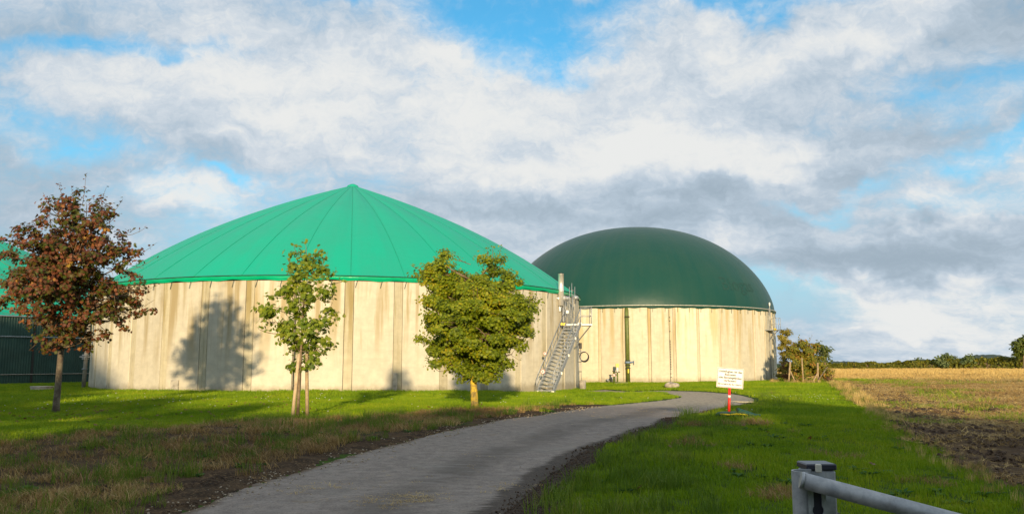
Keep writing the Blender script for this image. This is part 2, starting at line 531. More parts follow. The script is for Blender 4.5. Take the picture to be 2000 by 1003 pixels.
# ------------------------------------------------------------------ lay of the land
CTRL = np.array([
    (-8.9, 47, 0), (-28, 56, -.1), (-18, 50, -.05), (5.3, 62, -.36), (2, 50, -.32), (5, 55, -.36), (-2, 48, -.12), (-1, 42, -.08), (4, 42, -.22),
    (11, 71, -.18), (20, 78, -.15), (27, 84, -.12), (5, 72, -.25), (-16.8, 30.6, -.27), (-25, 30, -.3), (-12, 25, -.2), (-32, 45, -.2), (-12, 36, -.12),
    (-6.2, 24, 0), (-6.2, 33, 0), (-1.3, 29, 0), (-1.2, 36, -.02), (-14, 18.2, .15), (-10, 17.6, .19), (-18, 19, .08), (-6, 19, .17), (-2, 20.5, .08),
    (-6, 12, -.08), (-9, 10, -.05), (-5, 9, -.16), (-10, 14, .03), (-2, 8, -.15), (0, 12, -.15), (2, 18, -.13), (5.2, 26, -.16), (9, 34, -.22), (9, 46, -.27), (6, 38, -.2), (13, 44, -.2),
    (5.7, 22, .2), (3.2, 13, .12), (2.3, 9, .06), (4.3, 17, .2), (8, 27, .08), (0, 0, -.1), (1.3, 3.6, .0), (2, 6, .02), (5, 10, .0),
    (8, 24, .05), (7, 15, -.08), (12, 40, -.12), (17, 60, -.1), (10, 10, -.12), (15, 25, -.15), (30, 50, -.15), (60, 100, -.15), (22, 68, -.1),
    (100, 180, -.15), (96, 250, -1.05), (131, 208, -.25), (60, 200, -.3), (142, 369, -2.3), (60, 300, -1.5), (-60, 60, -.2), (-60, 200, -.8), (-40, 20, -.1), (0, -20, -.1), (-30, -30, 0), (30, -30, -.1), (40, 10, -.15),
    (200, 300, -1.2), (0, 600, -5), (300, 600, -5), (-300, 600, -5), (600, 200, -1), (-500, 0, 0), (500, 0, 0), (0, -400, 0)], float)


def height(X, Y):
    X = np.asarray(X, float); Y = np.asarray(Y, float)
    sh = X.shape
    X = X.ravel(); Y = Y.ravel()
    num = np.zeros(len(X)); dn = np.zeros(len(X))
    for cx, cy, cz in CTRL:
        s = 0.9 + .05 * math.hypot(cx, cy)
        w = (s * s / ((X - cx) ** 2 + (Y - cy) ** 2 + s * s)) ** 1.8
        num += w * cz; dn += w
    return (num / dn).reshape(sh)


def hz_(x, y): return float(height(np.array([x]), np.array([y]))[0])


def ground_at(u, v, dz=0.0):
    """the ground point seen at a photograph position: used once to survey the outlines"""
    d = pixdir(u, v)
    z = 0.0
    for _ in range(40):
        t = (z - ZC) / d.z
        p = Vector((0, 0, ZC)) + d * t
        z += (hz_(p.x, p.y) + dz - z) * .6
    return (p.x, p.y)


def at(u, v, Y):
    """point seen at photograph position u, v that lies Y metres ahead"""
    d = pixdir(u, v)
    return Vector((0, 0, ZC)) + d * (Y / d.y)


ROAD_L = [(-4.6, -12), (-4.3, 2)] + [ground_at(u, v) for u, v in ((330, 1003), (480, 950), (640, 900), (740, 872), (830, 850), (930, 828), (1000, 815), (1100, 801), (1180, 791), (1250, 785), (1300, 780.5), (1327, 776))]
WEDGE = [ground_at(u, v) for u, v in ((1331, 774), (1318, 770.5), (1296, 766))] + [(6.5, 50.5), (4.5, 54.5)]
ROAD_R = [(-.4, -12), (-.2, 2)] + [ground_at(u, v) for u, v in ((985, 1003), (1010, 985), (1060, 940), (1110, 905), (1170, 868), (1230, 844), (1290, 827), (1340, 813), (1400, 798), (1440, 790), (1472, 784))]
FAR = [ground_at(u, v) for u, v in ((1476, 780), (1471, 777), (1455, 772.5), (1432, 768.5), (1386, 765), (1340, 763), (1290, 761.5))] + [(7.8, 54), (6.5, 58)]
ROAD_POLY = np.array(ROAD_L + WEDGE + FAR[::-1] + ROAD_R[::-1])
LAWN_EDGE = [(-60, 30), (-30, 21.5)] + [ground_at(u, v) for u, v in ((0, 868), (150, 850), (280, 838), (420, 828), (560, 822), (700, 815), (850, 803), (1000, 797), (1130, 788))]
BANK_POLY = np.array(LAWN_EDGE + [ground_at(1180, 790)] + ROAD_L[::-1][4:] + [(-60, -12)])
BORDER = [(4.0, -10), (5.0, 4)] + [ground_at(u, v) for u, v in ((1990, 965), (1850, 900), (1760, 845), (1690, 790), (1640, 752))] + [(27, 70), (34, 100), (50, 160), (60, 400)]
FIELD_POLY = np.array(BORDER + [(700, 700), (700, -10)])
STUBBLE_Y = 78.0


def inside(poly, X, Y):
    c = np.zeros(X.shape, bool)
    j = len(poly) - 1
    for i in range(len(poly)):
        xi, yi = poly[i]; xj, yj = poly[j]
        if yi != yj:
            c ^= ((yi > Y) != (yj > Y)) & (X < (xj - xi) * (Y - yi) / (yj - yi) + xi)
        j = i
    return c


def dist_line(line, X, Y):
    d = np.full(X.shape, 1e9)
    for (x0, y0), (x1, y1) in zip(line[:-1], line[1:]):
        L2 = (x1 - x0) ** 2 + (y1 - y0) ** 2 + 1e-9
        t = np.clip(((X - x0) * (x1 - x0) + (Y - y0) * (y1 - y0)) / L2, 0, 1)
        d = np.minimum(d, np.hypot(X - x0 - t * (x1 - x0), Y - y0 - t * (y1 - y0)))
    return d


def vnoise(X, Y, s, seed=0):
    """smooth value noise in 0..1"""
    r = np.random.default_rng(seed).random((256, 256))
    x = X / s + 1000; y = Y / s + 1000
    i = np.floor(x).astype(int); j = np.floor(y).astype(int)
    fx = x - i; fy = y - j
    fx = fx * fx * (3 - 2 * fx); fy = fy * fy * (3 - 2 * fy)
    a = r[i % 256, j % 256]; b = r[(i + 1) % 256, j % 256]; c = r[i % 256, (j + 1) % 256]; d = r[(i + 1) % 256, (j + 1) % 256]
    return (a * (1 - fx) + b * fx) * (1 - fy) + (c * (1 - fx) + d * fx) * fy


T1 = (-12.6, 63.6); T1R = 17.7; T1H = 6.15
T2 = (12.65, 84.5); T2R = 13.75; T2H = 6.25
T3 = (-53.0, 77.0); T3R = 17.0; T3H = 5.4

# ground sheets: one polar grid from the viewpoint's foot to the horizon, cut into lawn, bank and field
angs = np.concatenate([np.linspace(-40, 40, 421), np.linspace(42, 318, 70)]) * math.pi / 180
rads = np.concatenate([[0.01], np.geomspace(0.8, 2500, 330)])
A_, Rr = np.meshgrid(angs, rads)
GX = np.sin(A_) * Rr; GY = np.cos(A_) * Rr
GZ = height(GX, GY)
jx = (vnoise(GX, GY, 1.3, 5) - .5) * .9; jy = (vnoise(GX, GY, 1.3, 6) - .5) * .9
in_road = inside(ROAD_POLY, GX, GY)
d_road = dist_line([tuple(p) for p in ROAD_POLY] + [tuple(ROAD_POLY[0])], GX, GY)
GZ = GZ - np.where(in_road, np.clip(d_road / .3, 0, 1) * .07, 0)
in_field = inside(FIELD_POLY, GX + jx * .5, GY + jy * .5)
in_bank = inside(BANK_POLY, GX + jx, GY + jy) & ~in_road
near = np.clip(1 - Rr / 60, 0, 1)
rough_b = (vnoise(GX, GY, .35, 8) - .5) * .07 + (vnoise(GX, GY, .9, 9) - .5) * .07
GZ = GZ + np.where(in_bank, rough_b * near, 0)
rough_f = (vnoise(GX, GY, .22, 18) - .5) * .07 + (vnoise(GX, GY, .6, 19) - .5) * .10
GZ = GZ + np.where(in_field, rough_f * near, 0)
nr, na = GX.shape
idx = np.arange(nr * na).reshape(nr, na)
a2 = np.roll(idx, -1, axis=1)
quads = np.stack([idx[:-1], a2[:-1], a2[1:], idx[1:]], -1).reshape(-1, 4)[:, ::-1]
cls = np.where(in_field, 2, np.where(in_bank, 1, 0))
qc = np.max(cls.ravel()[quads], axis=1)
GV = np.stack([GX, GY, GZ], -1).reshape(-1, 3)


dRr = dist_line(ROAD_R, GX, GY)
SOIL = np.clip(1.15 - dRr / (np.interp(GY, [4, 9, 14, 22, 32], [.95, .85, .65, .45, .2]) * (.65 + .7 * vnoise(GX, GY, .6, 12))), 0, 1)


def ground_mat(name, kind):
    m, nt, b, q = new_mat(name)
    pos = nd(nt, 'ShaderNodeTexCoord').outputs['Object']
    x, y, z = q.sep(pos)
    n1 = q.noise(pos, .45, 5, .6); n2 = q.noise(pos, 3.0, 6, .65); n3 = q.noise(pos, 22, 4, .6)
    if kind == 'lawn':
        c = q.mix(q.ss(n2, .35, .65), (.030, .045, .008), (.055, .105, .010))
        c = q.mix(q.ss(n1, .50, .72), c, (.075, .115, .014))
        so = nd(nt, 'ShaderNodeAttribute', attribute_name='soil').outputs['Fac']
        c = q.mix(q.ss(q.m('ADD', so, q.m('MULTIPLY', q.m('SUBTRACT', n2, .5), .7)), .25, .5), c, q.mix(q.ss(n3, .35, .7), (.026, .018, .013), (.085, .060, .042)))
    elif kind == 'bank':
        c = q.mix(q.ss(n2, .35, .65), (.028, .017, .010), (.085, .052, .027))
        c = q.mix(q.ss(n3, .5, .72), c, (.19, .12, .06))
        c = q.mix(q.ss(n1, .55, .7), c, (.045, .075, .012))
    else:
        # near: dark tilled soil with chaff; farther: pale stubble
        n4 = q.noise(q.v('MULTIPLY', pos, (1, .22, 1)), .8, 5, .65)
        soil = q.mix(q.ss(n3, .4, .7), (.045, .027, .016), (.105, .062, .033))
        chaff = q.mix(q.ss(n2, .4, .7), (.27, .165, .06), (.56, .38, .14))
        g_ = (.11, .165, .02)
        edge = q.m('SUBTRACT', x, q.m('ADD', q.m('MULTIPLY', y, .36), 2.5))
        wet = q.ss(q.m('ADD', edge, q.m('MULTIPLY', q.m('SUBTRACT', n1, .5), 9.0)), 5.5, 1.0)
        c = q.mix(q.ss(n4, .36, .58), soil, chaff)
        c = q.mix(q.m('MULTIPLY', wet, .85), c, soil)
        c = q.mix(q.m('MULTIPLY', q.ss(q.noise(q.v('MULTIPLY', pos, (.5, .35, 1)), .5, 4, .6), .58, .66), .7), c, g_)
        yb = q.m('ADD', y, q.m('MULTIPLY', q.m('SUBTRACT', n1, .5), 14))
        c = q.mix(q.m('MULTIPLY', q.m('MULTIPLY', q.ss(yb, 68, 74), q.ss(yb, 88, 80)), .75), c, (.13, .19, .03))
        st = q.mix(q.ss(q.noise(q.v('MULTIPLY', pos, (1, .3, 1)), .5, 4, .6), .35, .7), (.50, .355, .115), (.74, .55, .19))
        st = q.mix(q.m('MULTIPLY', q.ss(n1, .58, .7), .5), st, (.16, .20, .03))
        c = q.mix(q.ss(yb, 78, 92), c, st)
    setc(nt, b, c)
    b.inputs['Roughness'].default_value = .95
    b.inputs['Specular IOR Level'].default_value = .1
    bump(nt, b, q.m('ADD', n3, n2), .6, .05)
    return m


for name, k, lab in (('lawn', 0, None), ('bank', 1, None), ('field', 2, None)):
    F = quads[qc == k]
    used = np.unique(F)
    remap = np.zeros(len(GV), np.int32); remap[used] = np.arange(len(used))
    me = np_mesh(name, GV[used], remap[F], ground_mat(name + '_ground', name), True)
    at_ = me.attributes.new('soil', 'FLOAT', 'POINT')
    at_.data.foreach_set('value', SOIL.ravel()[used].astype(np.float32))
    tag(link(name, me), kind='structure')


# road sheet
def resample(line, n):
    P = np.array(line); s = np.concatenate([[0], np.cumsum(np.hypot(*np.diff(P, axis=0).T))])
    t = np.linspace(0, s[-1], n)
    return np.stack([np.interp(t, s, P[:, 0]), np.interp(t, s, P[:, 1])], -1)


def smooth_line(P, it=3):
    P = P.copy()
    for _ in range(it): P[1:-1] = .25 * P[:-2] + .5 * P[1:-1] + .25 * P[2:]
    return P


LL = smooth_line(resample(ROAD_L + [WEDGE[0]], 150)); RR = smooth_line(resample(ROAD_R, 150))
L2 = smooth_line(resample([WEDGE[0]] + WEDGE[1:], 40)); R2 = smooth_line(resample([ROAD_R[-1]] + FAR, 40), 2)
LL = np.concatenate([LL, L2[1:]]); RR = np.concatenate([RR, R2[1:]])
wig = (vnoise(LL[:, 0], LL[:, 1], .8, 31) - .5)[:, None] * .38
dirn = (RR - LL); dirn /= np.linalg.norm(dirn, axis=1)[:, None]
LLw = LL + dirn * wig; RRw = RR + dirn * ((vnoise(RR[:, 0], RR[:, 1], .5, 32) - .5)[:, None] * .3)
NT = 15
tt = np.linspace(0, 1, NT)
RP = LLw[:, None] * (1 - tt)[None, :, None] + RRw[:, None] * tt[None, :, None]
RZ = height(RP[..., 0], RP[..., 1]) + .018 * (1 - (2 * tt - 1) ** 2)[None] - .012
RV = np.concatenate([RP, RZ[..., None]], -1).reshape(-1, 3)
ri = np.arange(len(LL) * NT).reshape(-1, NT)
RF = np.stack([ri[:-1, :-1], ri[:-1, 1:], ri[1:, 1:], ri[1:, :-1]], -1).reshape(-1, 4)
m, nt, b, q = new_mat('road_asphalt')
pos = nd(nt, 'ShaderNodeTexCoord').outputs['Object']
across = nd(nt, 'ShaderNodeAttribute', attribute_name='across').outputs['Fac']
n1 = q.noise(pos, .5, 5, .6); n2 = q.noise(pos, 5, 6, .65); n3 = q.noise(pos, 34, 5, .75)
c = q.mix(q.ss(n2, .32, .7), (.185, .148, .124), (.29, .238, .198))
c = q.mix(q.m('MULTIPLY', q.ss(n3, .5, .66), .6), c, (.33, .29, .25))
c = q.mix(q.m('MULTIPLY', q.ss(n3, .47, .36), .6), c, (.075, .064, .056))
c = q.mix(q.m('MULTIPLY', q.ss(n1, .5, .72), .45), c, (.21, .185, .155))
mid = q.m('MULTIPLY', q.ss(q.m('ABSOLUTE', q.m('SUBTRACT', across, .60)), .17, .03), .55)
c = q.mix(q.m('MULTIPLY', mid, q.ss(n1, .25, .6)), c, (.075, .060, .048))
edge = q.m('MINIMUM', across, q.m('SUBTRACT', 1.0, across))
dirt = q.ss(q.m('ADD', edge, q.m('MULTIPLY', q.m('SUBTRACT', n2, .5), .09)), .055, .0)
c = q.mix(dirt, c, (.115, .075, .042))
x, y, z = q.sep(pos)
scuff = q.noise(q.v('MULTIPLY', pos, (.5, 2.6, 1)), 2.6, 6, .68)
c = q.mix(q.m('MULTIPLY', q.ss(scuff, .52, .70), .45), c, (.30, .265, .235))
c = q.mix(q.m('MULTIPLY', q.ss(scuff, .46, .30), .4), c, (.085, .072, .062))
wid = q.ss(y, 7, 26, .14, .04)
smear = q.m('ADD', q.m('SUBTRACT', across, 1.0), q.m('ADD', wid, q.m('MULTIPLY', q.m('SUBTRACT', q.noise(q.v('MULTIPLY', pos, (.7, 3.0, 1)), 2.2, 6, .7), .5), .16)))
c = q.mix(q.m('MULTIPLY', q.ss(smear, -.01, .03), .9), c, q.mix(q.ss(n3, .35, .7), (.030, .021, .015), (.085, .062, .045)))
spots = q.m('MULTIPLY', q.ss(q.noise(pos, 1.7, 5, .7), .62, .70), .55)
c = q.mix(spots, c, (.24, .17, .09))
x, y, z = q.sep(pos)
sunlit_far = q.m('MULTIPLY', q.m('MULTIPLY', q.ss(y, 30, 36), q.ss(n2, .25, .6)), .8)  # sunlight on the far stretch of road, put into the asphalt colour
c = q.mix(sunlit_far, c, (.50, .40, .27))
setc(nt, b, c)
b.inputs['Roughness'].default_value = .85
b.inputs['Specular IOR Level'].default_value = .25
bump(nt, b, q.m('ADD', n3, q.m('MULTIPLY', n2, .6)), .5, .012)
me = np_mesh('road', RV, RF, m, True)
at_ = me.attributes.new('across', 'FLOAT', 'POINT')
at_.data.foreach_set('value', np.tile(tt, len(LL)).astype(np.float32))
road = link('road', me)
tag(road, kind='structure')


# ------------------------------------------------------------------ digesters
def tank_wall(parent, R, H, n, strip_w, phase, mp, ms, skip=None):
    pitch = 2 * R * math.tan(math.pi / n)
    pw = pitch - strip_w - .03
    wall = empty('wall'); wall.parent = parent
    MB().lathe([(R - .5, -.7), (R - .5, H - .1), (R - .12, H - .1), (R - .12, -.7)], 80, closed_top=False, smooth=False).build('inner_shell', M['core'], wall)
    pm = MB().box((0, -.12, (H - .6) / 2), (pw, .24, H + .6), bev=.02).mesh('concrete_panel', mp)
    sm = MB().box((0, -.12 - .035, (H - .6) / 2), (strip_w - .02, .24, H + .6), bev=.012)
    sm.box((0, -.030, (H - .6) / 2), (.03, .02, H + .55))
    sm = sm.mesh('joint_column', ms)
    for i in range(n):
        a = phase + 2 * math.pi * i / n
        o = link('concrete_panel', pm, wall, (R * math.cos(a), R * math.sin(a), 0), a - math.pi / 2)
        a2 = a + math.pi / n
        rr = R / math.cos(math.pi / n) * 1.0 - .012
        link('joint_column', sm, wall, (rr * math.cos(a2), rr * math.sin(a2), 0), a2 - math.pi / 2)
    return wall


def gore_roof(parent, R, z0, A, b_, n_exp, ngore, phase, mat, seam_mat, parts=True):
    seg = ngore * 6
    ts = np.concatenate([[0.004], np.linspace(.02, 1, 44)])
    V = []; F = []
    for t in ts:
        zz = z0 + (A - z0) * (1 - b_ * t - (1 - b_) * t ** n_exp)
        for j in range(seg):
            a = phase + 2 * math.pi * j / seg
            k = (j % 6) / 6
            puff = math.sin(math.pi * k) ** .8 * .12 * math.sin(math.pi * min(t * 1.05, 1)) ** .6
            V.append((R * t * math.cos(a), R * t * math.sin(a), zz + puff))
    for i in range(len(ts) - 1):
        for j in range(seg):
            j2 = (j + 1) % seg
            F.append((i * seg + j, (i + 1) * seg + j, (i + 1) * seg + j2, i * seg + j2))
    roof = link('membrane_roof', np_mesh('membrane_roof', V, F, mat, True), parent)
    if parts:
        mb = MB()
        mb.tube([(R * t, 0, z0 + (A - z0) * (1 - b_ * t - (1 - b_) * t ** n_exp) + .012) for t in np.linspace(.015, 1, 30)], .017, 5)
        sm = mb.mesh('seam', seam_mat)
        for i in range(ngore):
            link('seam', sm, roof, (0, 0, 0), phase + 2 * math.pi * i / ngore)
        mb = MB().lathe([(.55, A - .26), (.40, A - .02), (.16, A + .10), (.02, A + .12)], 24)
        mb.build('apex_cap', mat, roof)
    return roof


def skirt(parent, R, z0, z1, ph, mat, name='skirt'):
    seg = 420
    V = []; F = []
    rows = 6
    for i in range(rows):
        t = i / (rows - 1)
        for j in range(seg):
            a = 2 * math.pi * j / seg
            wr = .035 * t * (math.sin(a * 57 + 2 * math.sin(a * 13)) + .8 * math.sin(a * 131 + 3 * math.sin(a * 29))) + .02 * math.sin(a * 240 + t * 4)
            r = R + .02 + .06 * math.sin(math.pi * min(1, t * 1.2)) + wr * .8
            low = z1 + .035 * math.sin(a * 60 + ph) - .02 * math.sin(a * 23)
            V.append((r * math.cos(a), r * math.sin(a), z0 + (low - z0) * t))
    for i in range(rows - 1):
        for j in range(seg):
            j2 = (j + 1) % seg
            F.append((i * seg + j, (i + 1) * seg + j, (i + 1) * seg + j2, i * seg + j2))
    return link(name, np_mesh(name, V, F, mat, True), parent)


def ring_pts(R, z, n=160):
    return [(R * math.cos(2 * math.pi * i / n), R * math.sin(2 * math.pi * i / n), z) for i in range(n)]


# digester with the bright green pointed roof
tk1 = empty('digester_tank', (T1[0], T1[1], 0), 0, 'round concrete digester under a pointed bright green membrane roof', 'tank')
ph1 = math.atan2(46.0 - T1[1], -9.15 - T1[0]) + math.pi / 40     # a joint faces the viewer a little left of the small sapling's right
tank_wall(tk1, T1R, T1H, 40, .50, ph1, M['concrete1'], M['strip1'])
roof1 = gore_roof(tk1, T1R + .05, T1H + .27, 15.42, .75, 3.0, 36, math.atan2(46.0 - T1[1], -9.1 - T1[0]), M['green'], M['seam'])
sk = skirt(tk1, T1R + .06, T1H + .29, T1H + .02, 0, M['skirt'])
MB().tube(ring_pts(T1R + .14, T1H + .27), .028, 6, closed=True).build('tension_cable', M['rope'], sk)
sm = MB().bar((0, .03, -.02), (.10, .03, -.42), .022, .022).mesh('lashing_strap', M['rope'])
for i in range(80):
    a = ph1 + 2 * math.pi * (i + .3) / 80
    link('lashing_strap', sm, sk, ((T1R + .08) * math.cos(a), (T1R + .08) * math.sin(a), T1H + .03), a - math.pi / 2)

# digester with the dark green dome
tk2 = empty('digester_tank', (T2[0], T2[1], 0), 0, 'round pale concrete digester under a dark green rounded dome', 'tank')
ph2 = math.atan2(71 - T2[1], 12.9 - T2[0])
tank_wall(tk2, T2R, T2H, 40, .24, ph2, M['concrete2'], M['strip2'])
V = []; F = []
seg = 192
ts = np.linspace(.004, 1, 48)
for t in ts:
    r = T2R * math.sin(t * math.pi / 2) ** (2 / 2.2); z = T2H + .16 + (15.25 - T2H - .16) * math.cos(t * math.pi / 2) ** (2 / 1.62)
    for j in range(seg):
        a = 2 * math.pi * j / seg
        V.append((r * math.cos(a), r * math.sin(a), z))
for i in range(47):
    for j in range(seg):
        j2 = (j + 1) % seg
        F.append((i * seg + j, (i + 1) * seg + j, (i + 1) * seg + j2, i * seg + j2))
dome2 = link('membrane_dome', np_mesh('membrane_dome', V, F, M['dkgreen'], True), tk2)
sk2 = skirt(tk2, T2R + .03, T2H + .17, T2H - .04, 1, M['dkgreen'])
MB().tube(ring_pts(T2R + .10, T2H + .19), .04, 6, closed=True).build('clamp_rail', M['pale_metal'], sk2)
sm2 = MB().bar((0, .02, 0), (.02, .02, -.40), .025, .02).mesh('lashing_strap', M['rope'])
for i in range(80):
    a = ph2 + 2 * math.pi * (i + .3) / 80
    link('lashing_strap', sm2, sk2, ((T2R + .03) * math.cos(a), (T2R + .03) * math.sin(a), T2H + .0), a - math.pi / 2)


def text_mesh(body, size, mat, align='CENTER', extr=.0, name='lettering', bold=0.0):
    cu = bpy.data.curves.new(name, 'FONT')
    cu.body = body; cu.size = size; cu.align_x = align; cu.align_y = 'CENTER'; cu.extrude = extr; cu.offset = bold
    o = bpy.data.objects.new(name, cu)
    COL.objects.link(o)
    bpy.context.view_layer.update()
    me = bpy.data.meshes.new_from_object(o.evaluated_get(bpy.context.evaluated_depsgraph_get()))
    bpy.data.objects.remove(o)
    me.materials.clear(); me.materials.append(mat)
    me.name = name
    return me


def dome_r(z):
    k = max(0, min(1, (z - T2H - .16) / (15.25 - T2H - .16)))
    t = math.acos(k ** (1.62 / 2)) / (math.pi / 2)
    return T2R * math.sin(t * math.pi / 2) ** (2 / 2.2)


lm = text_mesh('Biogas', 1.75, M['decal'], 'CENTER', bold=0.0)
pc = at(1424, 561, 74)
ac = math.atan2(pc.y - T2[1], pc.x - T2[0]) + .05
zc_ = 1.6 + (706 - 561) / FPX * 76
for v in lm.vertices:
    z = zc_ + v.co.y
    r = dome_r(z) + .014
    a = ac + v.co.x / dome_r(zc_)
    v.co = (r * math.cos(a), r * math.sin(a), z)
tag(link('lettering', lm, dome2), 'faint grey letters low on the right of the dome')

# clad tank at the left
tk3 = empty('clad_tank', (T3[0], T3[1], -.15), 0, 'round tank clad in dark green ribbed sheet at the left edge behind the red maple', 'tank')
cw = empty('wall'); cw.parent = tk3
nsh = 36
V = []; F = []
na_ = 60
for i in range(na_ + 1):
    a = (i / na_ - .5) * 2 * math.pi / nsh
    k = i % 4
    r = T3R + (.035 if k in (1, 2) else 0)
    V += [(r * math.cos(a), r * math.sin(a), -.5), (r * math.cos(a), r * math.sin(a), T3H)]
for i in range(na_): F.append((2 * i, 2 * i + 2, 2 * i + 3, 2 * i + 1))
shm = np_mesh('cladding_sheet', V, F, M['cladding'])
for i in range(nsh):
    link('cladding_sheet', shm, cw, (0, 0, 0), 2 * math.pi * i / nsh)
jm = MB().box((T3R + .05, 0, (T3H - .5) / 2), (.05, .16, T3H + .5)).mesh('joint_cover', M['dark'])
for i in range(0, nsh, 2):
    link('joint_cover', jm, cw, (0, 0, 0), 2 * math.pi * (i + .5) / nsh)
for z, r_, mt in ((3.75, .05, 'galv'), (.75, .035, 'pipe_tan'), (T3H - .02, .06, 'galv')):
    MB().tube(ring_pts(T3R + .09, z, 120), r_, 5, closed=True).build('band', M[mt], cw)
gore_roof(tk3, T3R + .1, T3H + .02, 14.9, .75, 3.0, 36, .05, M['green'], M['seam'])


# ------------------------------------------------------------------ staircase, platforms and pipes
def frame_rail(mb, pts, rad=.022, n=6):
    for p, q_ in zip(pts[:-1], pts[1:]): mb.tube([p, q_], rad, n)


def round_sign(name, parent, loc, r, ang=0.0):
    """small round prohibition disc"""
    o = MB().lathe([(r, 0), (r, .012)], 24).build(name, M['white'], parent)
    o.location = loc; o.rotation_euler = (R_(90), 0, ang)
    rg = MB().tube([(r * .9 * math.cos(2 * math.pi * i / 24), r * .9 * math.sin(2 * math.pi * i / 24), .014) for i in range(24)], r * .11, 5, closed=True)
    rg.build('red_ring', M['red'], o)
    MB().box((-.01, 0, .016), (r * .7, r * .62, .008), bev=.002).build('pictogram', M['dark'], o)
    return o


SB = Vector((1.98, 50.0, hz_(1.98, 50.0))); ST = Vector((4.12, 55.0, 4.12))
st = empty('steel_staircase', SB, 0, 'galvanised steel staircase climbing to a landing on the green roofed tank', 'staircase')
run = Vector((ST.x - SB.x, ST.y - SB.y, 0)); runL = run.length; rdir = run.normalized(); side = Vector((rdir.y, -rdir.x, 0))
rise = ST.z - SB.z
W = 1.0
def sp(t, s, h=0.0): return rdir * (runL * t) + side * (s * W / 2) + Vector((0, 0, rise * t + h))
for s in (-1, 1):
    mb = MB().bar(sp(-.01, s), sp(1.0, s), .07, .26)
    strg = mb.build('stringer', M['galv'], st)
    for t in (.27, .52, .77):
        MB().box(sp(t, s * 1.09, 0), (.10, .10, .16)).build('splice_plate', M['pale_metal'], strg)
    MB().box(sp(0.0, s) + Vector((0, 0, .02)), (.16, .16, .26)).build('foot', M['pale_metal'], st)
ntr = 19
tm = MB()
Mr = Matrix((side, rdir, Vector((0, 0, 1)))).transposed()
tm.box((0, 0, 0), (W - .07, .25, .04), Mr)
tm.box(-rdir * .12 + Vector((0, 0, .005)), (W - .07, .02, .062), Mr)
tme = tm.mesh('tread', M['galv'])
for i in range(ntr):
    link('tread', tme, st, sp((i + .6) / (ntr + .3), 0, .03))
for s in (-1, 1):
    mb = MB()
    h = Vector((0, 0, 1.05))
    for i, t in enumerate(np.linspace(.02, .98, 5)):
        mb.tube([sp(t, s), sp(t, s) + h], .024, 6)
    mb.tube([sp(.02, s) + h, sp(.98, s) + h], .026, 6); mb.tube([sp(.02, s) + h * .52, sp(.98, s) + h * .52], .018, 6)
    if s < 0:
        mb.tube([sp(.02, s) + h * .9, sp(.02, s) + h * .9 - rdir * .22 - Vector((0, 0, .25)), sp(.02, s) - rdir * .22], .02, 6)
    mb.build('handrail', M['galv'], st)
MB().box((.15, -.2, .02), (1.5, .7, .12), bev=.02).build('footing_slab', M['plain_concrete'], st)
round_sign('prohibition_disc', st, sp(.13, -1.05, .72) + Vector((0.12, -.06, 0)), .13)
round_sign('prohibition_disc', st, sp(.32, -1.1, 1.0) + Vector((-.1, -.02, 0)), .10)
# landing
ld = empty('landing'); ld.parent = st
def P(x, y, z): return Vector((x, y, z)) - SB
zl = 4.12
MB().box(P(4.38, 55.75, zl - .05), (2.0, 1.35, .09)).build('platform_floor', M['galv'], ld)
MB().box(P(3.42, 55.06, zl - .02), (.30, .05, .17)).build('kick_plate', M['yellow'], ld)
MB().box(P(4.55, 55.04, zl - .02), (.28, .05, .24), bev=.01).build('corner_plate', M['pale_metal'], ld)
mb = MB()
cor = [P(3.42, 55.1, zl), P(4.66, 55.1, zl), P(5.34, 55.1, zl), P(5.34, 56.4, zl)]
for c in (P(4.62, 55.1, zl), P(5.34, 55.1, zl), P(5.34, 56.35, zl), P(4.05, 56.35, zl), P(3.42, 55.1, zl)):
    mb.tube([c, c + Vector((0, 0, 1.1))], .026, 6)
for h in (1.1, .55):
    hv = Vector((0, 0, h))
    frame_rail(mb, [P(4.62, 55.1, zl) + hv, P(5.34, 55.1, zl) + hv, P(5.34, 56.35, zl) + hv, P(4.62, 56.35, zl) + hv])
mb.build('guard_rail', M['galv'], ld)
mb = MB()
mb.bar(P(5.3, 55.3, zl - .1), P(4.45, 56.2, zl - 1.2), .06, .06); mb.bar(P(4.6, 55.3, zl - .1), P(4.1, 57.0, zl - 1.3), .06, .06)
mb.build('bracket', M['galv'], ld)
mb = MB()
for x in (3.95, 4.32):
    mb.tube([P(x, 56.2, zl - .3), P(x, 56.2, zl + 2.6)], .025, 6)
for i in range(9): mb.tube([P(3.95, 56.2, zl + .1 + i * .28), P(4.32, 56.2, zl + .1 + i * .28)], .014, 5)
mb.build('ladder', M['galv'], ld)
mb = MB()
for x, z0, z1 in ((3.48, zl - 1.9, zl + 1.95), (3.62, zl, zl + 1.7), (4.12, zl + .4, zl + 2.0)):
    mb.tube([P(x, 55.4, z0), P(x, 55.4, z1)], .03, 6)
mb.build('mast_post', M['galv'], ld)
MB().box(P(3.72, 55.9, zl + .85), (.30, .2, .22), bev=.02).build('junction_box', M['white'], ld)

